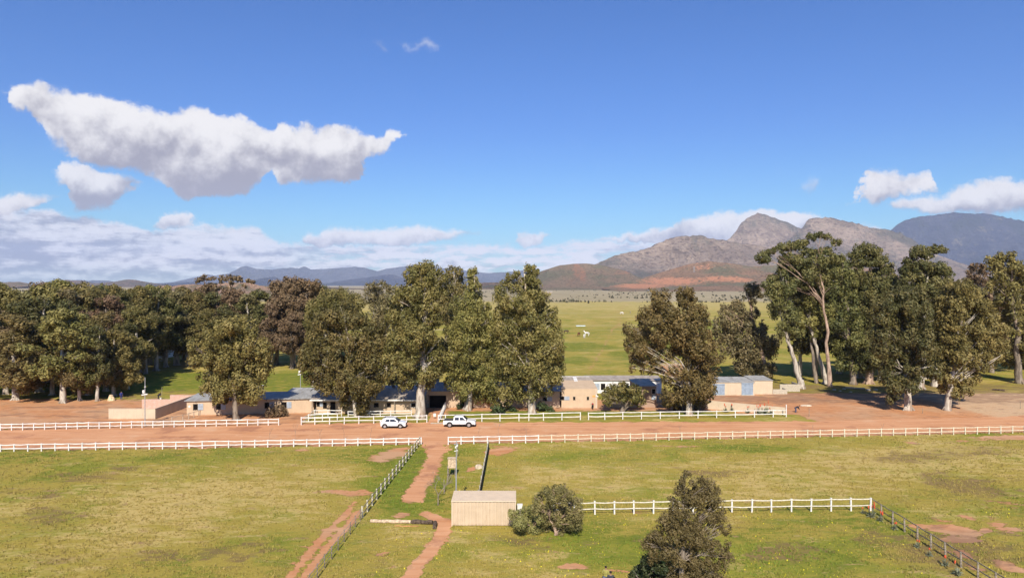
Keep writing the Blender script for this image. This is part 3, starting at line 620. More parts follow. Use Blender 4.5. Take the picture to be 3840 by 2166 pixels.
def tree(name, label, cat, base, lobes, lm, bm, r0=.5, leaf=.33, cover=1.15, seed=1, group=None, clump=.95, droop=.6, fork=.3, lean=None, stems=1, sparse=1., twigs=2, top=None, body=True):
    o = empty(name, (base[0], base[1], 0), label, cat, group)
    off = np.array([base[0], base[1], 0])
    zl = [(l[0]-base[0], l[1]-base[1], l[2], l[3], l[4], l[5]) for l in lobes]
    if body:                                     # fill the heart of the crown so it is not hollow
        for a in zl[:]:
            zl.append((a[0]*.82, a[1]+a[4]*.9, a[2]-a[5]*.2, a[3]*.72, a[4]*.72, a[5]*.72))
        for a in zl[:len(lobes)]:
            if abs(a[0]) < 2.2+.8*r0 and a[2] > 4 and (int(a[2]*37) % 10) < 6: zl.append((a[0]*.6, a[1]-a[4]*.85-r0, a[2]-a[5]*.15, a[3]*.75, a[4]*.6, a[5]*.8))
    V, Q, A = leaves(zl, leaf, cover, seed, droop, clump, sparse)
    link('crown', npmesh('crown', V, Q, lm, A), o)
    tp = (top[0]-base[0], top[1]-base[1], top[2]) if top else None
    trunk_mesh((0, 0, 0), zl[:len(lobes)], r0, seed, fork, lean, stems, twigs, tp).build('trunk', bm, o, smooth=True)
    return o
def gum(label, bpx, d, ls, lm, bm=None, r0=.5, seed=1, cat='tree', name='gum_tree', group=None, **k):
    b = P(bpx[0], bpx[1], d); return tree(name, label, cat, (b.x, d, 0), lobes_px(ls, d, seed, grow=k.pop('grow', 1.03), jit=k.pop('jit', (.75, 1.22))), lm, bm or B_PALE, r0, seed=seed, group=group, **k)
GRP = 'tall gum trees along the stable row'
gum('broad bronze gum tree behind the left white fence, before the low grey roofed stable', (885, 1575), 115.7,
    [(868,1220,62,32),(925,1235,45,32),(800,1262,48,42),(840,1290,60,40),(940,1285,50,42),(985,1300,32,40),(745,1300,38,30),(762,1345,48,38),(835,1350,68,45),(920,1350,60,42),(985,1365,38,42),
     (790,1410,58,42),(860,1410,62,42),(940,1415,55,45),(775,1455,38,30),(835,1465,45,36),(905,1462,48,38),(960,1465,32,30),(820,1500,26,18),(930,1498,28,16),(720,1300,18,16)], L_WARM, B_DARK, .42, 11, group=GRP, twigs=3)
gum('wide olive gum tree with a slim pale trunk between porch roof and white car', (1338, 1562), 118.5,
    [(1285,1178,60,38),(1345,1195,52,38),(1225,1205,48,38),(1390,1225,48,36),(1180,1268,45,40),(1250,1275,58,45),(1330,1280,60,45),(1400,1290,45,42),(1155,1335,32,36),(1215,1345,55,42),(1295,1350,62,45),(1375,1350,52,42),(1432,1345,32,38),
     (1175,1400,42,34),(1250,1410,55,36),(1330,1412,55,36),(1400,1410,48,36),(1440,1400,26,28),(1220,1452,38,26),(1290,1455,40,28),(1375,1460,40,28),(1290,1510,22,26),(1360,1515,28,30),(1175,1442,26,18),(1420,1450,26,22)], L_OLIVE, B_PALE, .38, 12, group=GRP, twigs=3)
gum('yellow olive gum tree behind the stables whose white trunk shows beside the security pole', (1180, 1446), 155,
    [(1232,1112,40,30),(1270,1100,34,26),(1308,1105,30,28),(1200,1145,42,34),(1255,1150,48,36),(1315,1150,38,34),(1345,1135,22,22),(1180,1190,38,34),(1240,1200,48,38),(1300,1200,42,36),(1180,1250,30,36),(1190,1310,28,36),(1172,1360,22,26)], L_OLIVE, B_PALE, .7, 13)
gum('thin grey green gum tree with see through gaps, just left of the tallest gum', (1502, 1520), 134,
    [(1398,1082,26,22),(1432,1068,18,18),(1452,1078,16,20),(1395,1120,34,30),(1445,1125,34,34),(1400,1170,40,34),(1460,1180,36,36),(1420,1225,42,36),(1482,1240,32,38),(1430,1285,38,32),(1490,1300,32,36),(1445,1345,32,28),(1500,1365,28,30),(1475,1410,28,24),(1505,1440,20,22)], L_GREY, B_PALE, .3, 14, sparse=.75, twigs=3, lean=(-2.2, 0, 0))
gum('tallest olive gum tree with a massive white trunk left of the pickup', (1577, 1567), 117.5,
    [(1548,1008,30,20),(1585,1002,26,18),(1615,1005,24,20),(1640,1022,22,22),(1525,1040,28,28),(1575,1045,40,32),(1630,1050,32,32),(1660,1045,18,24),(1500,1085,28,30),(1550,1095,42,34),(1612,1098,42,34),(1655,1085,22,26),(1478,1120,24,26),(1505,1145,36,34),(1565,1150,44,34),(1625,1150,36,32),
     (1475,1180,28,34),(1530,1198,45,36),(1600,1205,50,34),(1640,1185,20,24),(1480,1240,34,36),(1545,1255,50,38),(1612,1250,42,34),(1490,1295,40,36),(1560,1305,52,38),(1625,1295,34,34),(1470,1345,32,32),(1530,1355,48,34),(1600,1355,48,36),(1645,1340,24,30),(1500,1400,38,26),(1560,1405,42,28),(1620,1400,34,28),(1520,1440,24,18),(1600,1440,26,18)], L_OLIVE, B_PALE, .78, 15, group=GRP, cover=1.2, twigs=3)
gum('slender pointed gum tree behind the tallest one, with a leaning bare trunk', (1622, 1462), 143,
    [(1690,1012,13,16),(1715,1006,14,16),(1728,1022,12,18),(1678,1040,22,22),(1712,1042,24,24),(1735,1060,16,26),(1670,1075,24,26),(1705,1085,30,28),(1738,1100,18,28),(1665,1120,30,28),(1705,1135,34,30),(1690,1180,32,34),(1725,1190,26,36),(1700,1240,34,36),(1690,1300,30,36),(1710,1350,34,32)], L_OLIVE, B_PALE, .5, 16, lean=(1.2, 0, 0))
gum('drooping gum tree with a forked white trunk on the small lawn behind the pickup', (1755, 1538), 125,
    [(1770,1020,14,16),(1782,1012,10,12),(1768,1052,20,24),(1785,1060,16,24),(1765,1098,26,28),(1792,1112,20,30),(1748,1140,34,30),(1785,1155,32,34),(1822,1150,22,30),(1710,1185,32,34),(1755,1200,42,36),(1808,1205,40,36),(1850,1190,22,30),(1690,1245,34,36),(1745,1260,48,38),(1805,1265,46,38),(1855,1255,32,40),(1672,1300,30,32),
     (1725,1320,48,38),(1790,1325,48,38),(1850,1325,40,38),(1878,1300,20,34),(1675,1365,32,32),(1735,1385,46,34),(1800,1385,46,34),(1855,1390,36,36),(1700,1430,36,28),(1765,1440,44,32),(1830,1445,40,32),(1735,1485,26,24),(1790,1480,26,26),(1845,1485,22,22)], L_OLIVE, B_PALE, .62, 17, group=GRP, droop=.75, twigs=3)
gum('big pointed gum tree with several tops and thick pale trunk before the long stable', (1996, 1549), 122,
    [(1976,1002,12,18),(2000,1004,9,15),(2014,1020,9,18),(1930,1028,13,17),(1906,1036,8,12),(1892,1052,18,22),(1948,1048,14,22),(1985,1035,22,28),(2008,1052,18,30),(1918,1070,30,28),(1962,1085,36,30),(2005,1092,30,30),(1875,1092,22,28),(1900,1130,38,32),(1960,1135,44,34),(2015,1135,34,34),(2042,1110,16,24),(1872,1165,28,36),
     (1918,1185,44,36),(1980,1192,48,36),(2035,1175,26,36),(2076,1170,15,20),(2066,1195,14,22),(2086,1205,20,30),(2080,1250,32,36),(2030,1240,34,38),(1880,1230,30,38),(1935,1245,46,38),(1990,1250,44,38),(2095,1300,28,34),(2062,1310,36,36),(1890,1295,32,38),(1950,1305,50,38),(2010,1312,44,38),(2100,1350,24,32),(2062,1370,40,34),
     (1895,1358,34,36),(1955,1370,50,36),(2018,1375,44,36),(2085,1410,28,28),(1900,1415,32,28),(1960,1428,46,32),(2030,1428,42,32),(1880,1470,26,32),(1935,1475,34,30),(2000,1478,30,22),(2050,1470,28,24),(1875,1515,20,22)], L_OLIVE, B_PALE, .62, 18, group=GRP, droop=.75, twigs=3, cover=1.15)
gum('low spreading many stemmed bush tree in front of the white walled stable', (2335, 1545), 123.5,
    [(2290,1462,26,18),(2335,1450,32,18),(2380,1455,30,18),(2405,1475,18,18),(2262,1482,20,16),(2310,1485,34,20),(2365,1488,34,20),(2400,1500,18,14),(2275,1508,18,12)], L_OLIVE, B_DARK, .3, 19, stems=4, leaf=.36, clump=.7, twigs=3, name='bush_tree')
gum('broad gum tree with a whitewashed forked trunk behind the right white fence', (2583, 1556), 120,
    [(2465,1108,26,22),(2495,1102,24,22),(2555,1098,20,18),(2582,1095,20,18),(2480,1140,38,28),(2568,1130,36,30),(2600,1122,14,18),(2440,1168,32,26),(2515,1172,40,32),(2580,1172,36,32),(2632,1150,18,18),(2645,1172,20,20),(2405,1200,34,28),(2465,1208,42,30),(2540,1215,46,32),(2612,1205,38,30),(2655,1205,14,16),(2362,1238,22,26),
     (2400,1248,36,30),(2470,1258,46,32),(2548,1262,44,32),(2618,1255,40,32),(2652,1255,20,26),(2358,1290,22,28),(2400,1298,38,32),(2458,1305,36,30),(2560,1312,36,28),(2628,1305,44,32),(2675,1305,28,32),(2365,1342,26,28),(2410,1348,34,28),(2455,1352,20,20),(2590,1352,40,30),(2648,1352,40,30),(2694,1345,18,26),(2372,1380,18,16),(2420,1385,18,14),(2500,1335,26,22),(2535,1310,30,24),(2468,1388,20,14),(2520,1385,20,16),
     (2562,1400,30,26),(2620,1402,42,30),(2672,1402,28,28),(2500,1430,26,26),(2548,1448,36,30),(2610,1452,42,32),(2665,1452,24,28),(2488,1475,26,30),(2540,1492,30,24),(2500,1512,20,16),(2600,1495,32,22),(2645,1492,24,22)], L_WARM, B_PALE, .5, 20, group=GRP, fork=.2, twigs=2)
gum('rounded grey olive gum tree rising behind the grey garage roof', (2882, 1424), 163,
    [(2820,1082,26,20),(2806,1098,20,18),(2838,1098,18,18),(2822,1128,18,20),(2712,1152,18,17),(2700,1170,12,12),(2762,1150,28,20),(2738,1185,32,26),(2792,1180,30,26),(2830,1170,22,26),(2700,1215,26,24),(2755,1225,40,30),(2815,1225,38,30),(2860,1220,20,26),(2690,1255,22,22),(2735,1270,38,28),(2800,1275,44,32),(2860,1272,34,32),
     (2715,1305,20,18),(2768,1318,36,28),(2825,1325,42,32),(2885,1318,28,32),(2780,1360,32,26),(2838,1372,38,26),(2890,1368,28,28),(2800,1395,28,18),(2870,1400,32,18),(2910,1280,20,24)], L_GREY, B_PINK, .62, 21, leaf=.45, clump=1.2, cover=1.15)
# the grove on the right: each crown traced as separate clumps
GG = 'gum trees of the grove on the right'
gum('umbrella topped giant gum tree, tallest of the right grove, pale trunk with peeling red bark', (3112, 1447), 154,
    [(3050,886,28,16,0),(3079,880,13,11,0),(3103,889,18,14,0),(3139,908,18,14,-1),(3010,912,26,15,1),(2985,922,20,13,1),(2953,924,26,13,0),(2925,930,20,12,-1),(2890,942,22,12,-1),(2862,962,22,17,-1),(2935,972,24,20,1),(2968,962,20,15,0),(3035,942,28,12,0),(3093,938,24,11,1),(3010,972,28,17,0),(2995,1002,38,24,1),
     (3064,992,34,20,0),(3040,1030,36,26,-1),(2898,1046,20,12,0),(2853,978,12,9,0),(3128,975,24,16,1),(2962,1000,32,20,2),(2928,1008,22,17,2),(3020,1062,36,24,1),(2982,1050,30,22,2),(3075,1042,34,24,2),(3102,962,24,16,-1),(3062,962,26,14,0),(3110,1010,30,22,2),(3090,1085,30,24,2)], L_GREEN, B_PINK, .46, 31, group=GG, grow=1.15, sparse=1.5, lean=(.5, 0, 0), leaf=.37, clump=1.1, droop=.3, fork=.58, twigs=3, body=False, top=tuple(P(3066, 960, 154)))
gum('leaning white gum tree at the left end of the right grove', (3008, 1455), 151,
    [(2915,1075,26,24),(2880,1065,20,17),(2960,1070,28,24),(2905,1110,26,26),(2945,1105,28,28),(2960,1150,34,30),(2915,1155,26,28),(2955,1200,36,32),(2990,1180,24,28),(2930,1225,26,24),(2975,1240,24,22),(2938,1030,20,18),(2895,1085,14,14)], L_GREEN, B_PALE, .62, 32, group=GG, grow=1.1, leaf=.37, clump=1.1, fork=.6, top=tuple(P(2930, 1190, 151)))
gum('gum tree with a pale trunk slanting left, second in the right grove', (3100, 1440), 158,
    [(3005,1120,30,24),(3050,1130,34,28),(3020,1165,38,30),(3070,1175,34,30),(3030,1210,34,26),(3075,1225,32,26),(3000,1200,22,24),(3055,1255,26,20),(3090,1085,30,24)], L_OLIVE, B_PALE, .6, 33, group=GG, grow=1.1, leaf=.37, clump=1.1, fork=.6, top=tuple(P(3030, 1200, 158)))
gum('slim trunked gum tree filling the shade beneath the umbrella topped giant', (3062, 1440), 159,
    [(2975,1015,30,22),(2945,1040,28,22),(3000,1055,34,26),(2965,1085,30,24),(3030,1095,34,26),(2995,1115,30,24),(3055,1060,30,24),(3075,1110,30,26),(3045,1150,30,26),(3085,1160,26,24)], L_GREEN, B_DARK, .4, 311, group=GG, leaf=.37, clump=1.1, fork=.5, grow=1.1)
gum('dense dark gum tree third in the right grove', (3201, 1440), 157,
    [(3150,968,20,14),(3145,990,28,20),(3168,985,20,16),(3120,1020,30,22),(3165,1018,32,22),(3095,1060,34,26),(3150,1060,36,28),(3200,1050,28,26),(3130,1105,38,28),(3185,1108,38,30),(3110,1150,32,28),(3165,1160,42,32),(3215,1155,28,30),(3140,1205,40,30),(3195,1215,38,32),(3170,1265,44,32),(3220,1270,26,28),(3165,1315,42,30),(3210,1325,30,30),(3150,1360,28,24),(3195,1372,28,22)], L_GREEN, B_DARK, .6, 34, group=GG, grow=1.1, leaf=.37, clump=1.15, twigs=3)
gum('flat topped gum tree with a sunlit trunk base in the middle of the grove', (3258, 1438), 158,
    [(3245,934,34,15),(3275,945,28,14),(3216,955,26,12),(3308,966,26,14),(3278,978,34,14),(3220,985,28,14),(3322,990,28,20),(3340,1012,22,20),(3300,1015,34,20),(3205,1015,32,22),(3250,1040,38,26),(3300,1065,40,28),(3340,1050,24,26),(3240,1095,38,30),(3290,1118,44,30),(3335,1105,26,30),(3255,1160,44,32),(3310,1170,36,30),(3250,1220,44,34),(3300,1230,40,32),(3245,1280,40,32),(3295,1290,38,32),(3260,1335,40,28),(3250,1375,26,20)], L_GREEN, B_PINK, .75, 35, group=GG, grow=1.1, leaf=.37, clump=1.15, twigs=3)
gum('gum tree with a separate umbrella crown above forked white limbs near the grove centre', (3452, 1452), 150,
    [(3432,950,17,13),(3450,938,20,14),(3470,950,20,14),(3505,932,22,14),(3530,936,20,12),(3542,938,12,10),(3482,962,18,10),(3422,985,28,17),(3455,990,26,16),(3400,1005,20,15),(3435,1012,38,20),(3482,1002,28,20),(3518,1008,30,22),(3545,1025,24,18),(3400,1040,30,24),(3500,1045,40,26),(3545,1060,30,24),(3450,1075,40,26),(3400,1090,34,26),(3500,1095,40,26)], L_GREEN, B_PALE, .6, 36, group=GG, grow=1.1, leaf=.37, clump=1.05, droop=.3, fork=.5, twigs=3)
gum('dark gum tree with a white lower trunk at the front of the grove', (3404, 1537), 124.8,
    [(3345,1105,34,26),(3395,1095,38,26),(3440,1110,34,26),(3320,1145,32,28),(3375,1150,44,30),(3430,1155,44,30),(3475,1160,32,28),(3300,1195,34,28),(3350,1205,44,32),(3410,1210,46,32),(3465,1212,38,30),(3310,1250,38,30),(3370,1262,46,32),(3430,1265,44,32),(3485,1262,30,30),(3300,1300,32,28),(3345,1315,38,30),(3400,1322,42,30),(3455,1322,38,30),(3500,1310,24,26),
     (3330,1365,30,28),(3460,1372,40,28),(3510,1370,26,24),(3395,1375,32,24),(3330,1412,32,26),(3440,1412,26,20),(3352,1455,32,28),(3385,1440,26,22),(3340,1490,22,18),(3500,1400,18,16)], L_GREEN, B_PALE, .6, 37, group=GG, grow=1.1, leaf=.34, clump=1.0, twigs=3)
gum('warm olive gum tree with a white painted foot at the right front of the grove', (3553, 1538), 124.6,
    [(3560,1085,30,24),(3600,1075,34,24),(3640,1095,34,24),(3545,1125,34,26),(3595,1122,42,28),(3650,1135,42,28),(3700,1150,30,24),(3560,1170,40,30),(3620,1178,48,32),(3680,1185,44,30),(3725,1190,28,26),(3540,1215,34,28),(3595,1228,46,30),(3655,1235,48,32),(3715,1235,40,30),(3760,1245,24,26),(3520,1262,28,26),(3575,1275,44,30),(3640,1285,48,32),
     (3705,1285,46,30),(3762,1290,32,26),(3530,1312,34,26),(3590,1325,46,30),(3655,1335,46,28),(3720,1330,42,26),(3770,1325,22,20),(3560,1368,38,24),(3620,1378,40,22),(3680,1372,32,18),(3535,1415,26,20),(3600,1422,34,24),(3640,1415,28,22),(3560,1450,26,20),(3610,1462,32,18),(3585,1480,20,12)], L_WARM, B_PALE, .5, 38, group=GG, grow=1.1, leaf=.34, clump=1.0, twigs=3, fork=.18)
gum('gum tree with a bright trunk standing behind the two front trees of the grove', (3508, 1448), 154,
    [(3560,1165,34,26),(3510,1180,36,28),(3465,1190,30,28),(3530,1235,40,30),(3480,1250,36,30),(3520,1300,38,28),(3500,1345,32,26),(3545,1330,28,24)], L_GREEN, B_PALE, .8, 39, group=GG, grow=1.1, leaf=.45, clump=1.2)
gum('bronze topped gum tree at the far right edge of the picture', (3822, 1437), 158.5,
    [(3728,975,20,17),(3745,965,16,14),(3782,962,24,17),(3800,975,20,18),(3735,1000,26,20),(3782,1000,32,20),(3815,1012,26,18),(3750,1035,34,22),(3800,1045,34,22),(3842,1035,28,22),(3725,1070,28,22),(3780,1080,36,26),(3830,1085,34,26),(3880,1060,30,30),(3760,1125,30,26),(3815,1132,38,28),(3870,1130,36,30),(3790,1180,34,28),(3850,1190,40,32),(3800,1235,32,30),(3860,1250,38,32),(3815,1290,36,30),(3870,1310,38,32),(3830,1345,38,28),(3880,1370,36,28)], L_WARM, B_DARK, .75, 40, leaf=.44, clump=1.15, group=GG, grow=1.1, sparse=.9, twigs=3)
gum('sparse twiggy pinkish tree left of the far right gum', (3684, 1380), 186,
    [(3655,995,22,12),(3675,1005,22,14),(3700,1015,20,14),(3640,1015,16,12),(3630,1050,18,16),(3665,1045,30,18),(3700,1060,26,20),(3650,1090,30,22),(3695,1105,30,24),(3670,1150,32,28),(3650,1205,30,26),(3690,1215,28,26)], L_RED, B_DARK, .5, 41, leaf=.6, clump=1.2, sparse=.7, twigs=3, group=GG)
# the foreground
gum('tall brown feathery evergreen in the foreground paddock with a ragged double top', (2555, 2255), 49.6,
    [(2580,1772,22,20,.3),(2558,1800,20,24,0),(2600,1805,18,22,0),(2645,1800,16,20,.5),(2668,1825,18,26,.4),(2562,1835,28,28,0),(2610,1850,32,26,.2),(2655,1862,30,30,.5),(2690,1845,10,14,.3),(2530,1845,16,14,-.2),(2580,1880,36,28,0),(2640,1900,36,28,.4),(2680,1900,20,28,.5),(2540,1905,26,24,-.3),(2580,1935,40,30,0),(2645,1945,40,32,.4),(2695,1950,22,34,.6),
     (2510,1935,26,24,-.3),(2490,1965,26,26,-.4),(2540,1980,38,30,0),(2600,1990,44,30,.3),(2660,1995,36,30,.6),(2705,1970,14,22,.4),(2485,2005,30,26,-.4),(2450,2010,22,22,-.5),(2540,2030,44,30,0),(2605,2040,44,30,.3),(2655,2035,28,26,.5),(2440,2050,30,26,-.5),(2490,2065,38,30,-.2),(2560,2085,48,32,0),(2625,2090,46,32,.4),(2680,2060,32,28,.6),
     (2715,2080,20,24,.6),(2450,2100,34,30,-.5),(2510,2130,46,34,0),(2580,2145,50,34,.2),(2650,2140,46,34,.5),(2705,2120,28,32,.7),(2730,2100,10,14,.6),(2688,1838,20,20,.3),(2700,1885,20,26,.3),(2712,1930,20,26,.4),(2725,1985,18,26,.4),(2728,2040,20,26,.5),(2742,2085,16,22,.5),(2630,1835,20,22,0),(2520,1870,14,14,0),(2460,1975,16,14,0),(2435,2030,18,16,0),(2480,2175,50,34,0),(2560,2200,60,34,.2),(2640,2200,56,32,.4),(2700,2165,26,30,.6)], L_BROWN, B_DARK, .2, 51, name='evergreen_tree', leaf=.105, clump=.4, cover=.9, droop=.15, twigs=3, sparse=.8, grow=.98, jit=(.55, 1.3))
gum('dark glossy shrub in the shade at the left foot of the foreground evergreen', (2440, 2250), 50.6,
    [(2400,2135,26,22),(2440,2120,34,28),(2370,2150,18,12),(2385,2175,26,24),(2430,2160,36,30),(2480,2130,30,34),(2420,2205,44,30),(2480,2190,40,40)], L_DEEP, B_DARK, .09, 52, cat='shrub', name='shrub', leaf=.17, clump=.4, stems=3)
gum('round grey green bush with the taller crown right of the cream shed', (2085, 2007), 62.6,
    [(2040,1845,22,18),(2078,1835,18,16),(2112,1832,20,16),(2140,1850,16,16),(2015,1870,20,20),(2060,1875,32,26),(2115,1872,32,26),(2155,1880,22,24),(2178,1875,10,16),(2010,1905,20,22),(2050,1915,34,26),(2105,1915,36,28),(2155,1918,28,26),(2180,1905,12,16),(2055,1955,28,24),(2100,1958,36,26),(2150,1960,28,24),(2060,1985,22,14),(2110,1990,28,14),(2160,1955,20,22)], L_BUSH, B_PINK, .12, 53, cat='bush', name='bush', leaf=.125, clump=.42, stems=4, twigs=3, cover=1.0, group='bushes beside the cream shed')
gum('low spreading bush overlapping the right end of the cream shed', (1985, 1996), 63.3,
    [(1915,1918,14,10),(1935,1930,20,18),(1970,1915,24,18),(2005,1912,20,16),(1950,1955,28,20),(1990,1950,32,24),(1930,1975,20,16),(1970,1982,30,16),(2010,1975,26,20),(2022,1945,16,18)], L_BUSH, B_PINK, .09, 54, cat='bush', name='bush', leaf=.12, clump=.38, stems=3, group='bushes beside the cream shed')
# ------------------------------------------------------------------ the forest on the left: five kinds, copied
def forest_kind(name, seed, H, Wd, z0, lm, bm, n, label):
    rng = random.Random(seed); ls = []; n = int(n*1.5)
    for i in range(n):
        t = (i+.5)/n; z = z0+(H-z0)*t; w = Wd*(math.sin(math.pi*min(1, .16+.80*t))**.75)*.55
        a = rng.uniform(0, 6.28); q = rng.uniform(.25, 1)*w; r = rng.uniform(1.0, 2.1)*(1.1-.35*t)
        ls.append((math.cos(a)*q, math.sin(a)*q, z, r*1.1, r*1.1, r))
    ls.append((0, 0, H-.8, 1.3, 1.3, 1.3))
    return tree(name, label, 'tree', (0, 0, 0), ls, lm, bm, .5, leaf=.42, clump=1.0, seed=seed, cover=1.05, twigs=2, sparse=.95)
GF = 'gum trees of the forest on the left'
kinds = [forest_kind('gum_tree', 61, 22, 11, 5, L_OLIVE, B_PALE, 17, 'x'), forest_kind('gum_tree', 62, 23, 10, 8, L_GREEN, B_PALE, 15, 'x'), forest_kind('gum_tree', 63, 20, 13, 3.5, L_WARM, B_PALE, 19, 'x'),
         forest_kind('gum_tree', 64, 22, 12, 7, L_RED, B_DARK, 15, 'x'), forest_kind('gum_tree', 65, 24, 9.5, 9, L_GREY, B_PALE, 13, 'x')]
used = set(); rngf = random.Random(5)
def plant(k, px, d, top_py, wide=1., label='', rz=None):
    src = kinds[k]; o = src if k not in used else copy_tree(src); used.add(k)
    H0 = (22, 23, 20, 22, 24)[k]; x = (px-1920)/F*d; H = CH-(top_py-1066)/F*d; s = H/H0
    o.location = (x, d, 0); o.scale = (s*wide, s*wide, s); o.rotation_euler = (0, 0, rngf.uniform(0, 6.28) if rz is None else rz); tag(o, label, 'tree', GF); return o
FR = [  # kind, px, depth, crown top, width, label
 (2,58,136,1180,1.15,'olive gum tree with a forked pale trunk at the front left corner of the forest'),
 (0,235,132.5,1165,1.1,'front forest tree with a leaning whitish trunk near the bare red yard'),
 (2,296,135,1235,.75,'slim trunked low tree right of the leaning whitish one'),
 (1,362,134.6,1225,.8,'slim pinkish trunked tree left of the pale stump'),
 (2,425,141,1240,.95,'bushy bronze tree spreading over the pale stump at the forest edge'),
 (1,145,146,1120,1.1,'dark tree between the two front pale trunks of the forest'),(3,-60,140,1150,1.1,'brownish tree cut by the left picture edge'),
 (1,478,150,1215,.95,'dark green tree at the lawn side corner of the forest'),(0,20,155,1085,1.1,'tall olive tree in the second row at the left edge'),
 (4,95,158,1095,1.1,'grey green tree in the second row with thin white stems'),(0,180,160,1075,1.1,'tree in the second row topping the dark gap'),(4,262,160,1090,1.1,'white stemmed tree in the second row over the leaning trunk'),
 (0,335,163,1100,1.05,'olive tree in the second row with a bare white stem'),(3,405,162,1120,.95,'pinkish brown tree in the middle of the forest'),(1,455,168,1100,1.,'dark tree in front of the white house'),
 (0,-20,178,1062,1.1,'bronze topped tree at the upper left edge'),(3,150,180,1070,1.,'tree with dead pinkish twigs showing at the skyline'),(0,215,184,1056,1.15,'highest rounded tree of the left skyline'),
 (2,310,182,1068,1.05,'round topped tree right of the highest left one'),(1,380,186,1072,.8,'narrow pointed tree on the left skyline'),(0,430,188,1074,.8,'second narrow pointed tree on the left skyline'),
 (0,520,178,1080,1.05,'olive tree above the white house'),(1,585,182,1088,1.,'dark tree left of the white trunked one'),(0,560,196,1076,1.1,'skyline tree in front of the pale rocky ridge'),
 (4,660,194,1092,1.3,'big tree with a bright white trunk at the lawn edge'),(0,735,196,1098,1.1,'olive tree behind the bronze gum'),(1,800,197,1100,1.15,'tree with tangled bare limbs under the umbrella crowns'),
 (3,870,199,1095,1.1,'brown tree with pale curved limbs right of the umbrella crowns'),(4,925,196,1105,1.05,'grey tree with white criss cross branches'),(1,975,198,1092,1.1,'dark tree left of the reddish ones'),
 (3,1035,196,1062,.95,'reddish tree with a pale bare limb on the skyline'),(3,1100,192,1048,.9,'red brown tree with a flat tuft on top'),(3,1160,194,1058,1.,'tallest red brown tree next to the yellow olive one'),
 (3,1015,188,1150,1.,'low reddish tree over the shaded lawn corner'),(3,1095,186,1180,1.05,'low red brown tree at the right end of the lawn'),(1,940,190,1185,.9,'dark low tree right of the bronze gum crown'),
 (2,615,205,1078,1.,'bright green topped tree at the back of the forest'),(0,690,208,1080,1.,'back row tree before the pink ridge'),(3,760,210,1088,1.,'back row brown tree below the first umbrella crown'),(1,1210,205,1075,1.,'back row tree beyond the yellow olive gum')]
FR += [(2,20,143,1200,1.1,'low bronze tree between the first two pale trunks'),(1,195,142,1185,1.,'dark tree behind the leaning whitish trunk'),(0,330,142,1205,1.,'olive tree behind the two slim trunks'),(2,395,147,1175,1.,'bronze tree behind the pale stump'),
 (1,60,149,1140,1.1,'dark second row tree near the left edge'),(1,245,152,1130,1.1,'dark green second row tree'),(0,510,163,1150,1.,'olive tree on the lawn edge left of the white trunk'),(1,545,176,1140,1.,'dark tree in the shade beside the lawn'),(1,620,190,1130,1.1,'dark tree close behind the white trunked one'),
 (1,705,192,1150,1.1,'dark tree behind the bronze gum crown'),(0,775,190,1160,1.,'low olive tree under the umbrella crowns'),(1,850,192,1165,1.1,'low dark tree beneath the bare limbs'),(1,1000,194,1140,1.1,'dark tree behind the low reddish one'),(1,1150,198,1110,1.1,'dark tree behind the red brown pair'),
 (0,-120,150,1100,1.2,'olive tree beyond the left edge'),(1,-20,165,1100,1.2,'dark tree cut by the left edge in the third row'),(1,120,172,1090,1.2,'dark third row tree'),(0,360,174,1085,1.2,'olive third row tree'),(1,300,170,1110,1.2,'third row tree behind the white stems')]
for a in FR: plant(a[0], a[1], a[2], a[3], a[4]*1.18, a[5])
GB = 'dark trees behind the right grove'
for k, px, d, t, wd, lb in [(1,3060,172,1100,1.,'dark tree behind the slanting white gum'),(1,3000,166,1075,.8,'dark tree behind the leaning white gum'),(1,3225,168,1030,.9,'dark tree between the third and fourth grove trees'),(1,3470,166,1085,1.,'dark tree under the separate umbrella crown'),(2,3560,162,1075,.9,'olive tree above the bright trunk'),(0,3300,163,1120,.9,'olive tree in the thick of the grove'),(0,3150,176,1090,1.,'tree filling the gap behind the third grove tree'),(1,3345,172,1040,1.,'dark tree behind the flat topped gum'),(0,3395,178,1075,1.1,'tree behind the front dark gum'),
                           (1,3600,176,1060,1.05,'tree behind the warm olive gum'),(2,3655,180,1090,1.,'bronze tree behind the warm olive gum crown'),(3,3720,178,1130,1.,'brown tree before the white farmhouse'),(0,3900,180,1010,1.,'tree cut by the right picture edge')]:
    o = plant(k, px, d, t, wd*1.25, lb); o['group'] = GB
gum('umbrella crowned tree left of the pair above the forest skyline', (775, 1352), 205,
    [(750,1046,14,9),(765,1043,12,8),(785,1045,12,8),(800,1043,12,8),(738,1055,8,7),(795,1068,18,10),(770,1075,16,9),(815,1078,14,9),(790,1095,26,14),(760,1100,22,14)], L_RED, B_PINK, .5, 71, leaf=.6, clump=1.1, droop=.3, fork=.6, group=GF, body=False, twigs=3)
gum('umbrella crowned tree right of the pair, broadest above the forest skyline', (862, 1350), 206,
    [(840,1044,16,10),(862,1038,18,9),(885,1044,16,9),(900,1050,10,7),(828,1056,8,7),(868,1060,10,7),(935,1052,14,7),(950,1058,10,6),(860,1090,28,14),(890,1098,24,14),(915,1070,8,6)], L_RED, B_PINK, .5, 72, leaf=.6, clump=1.1, droop=.3, fork=.6, group=GF, body=False, twigs=3)
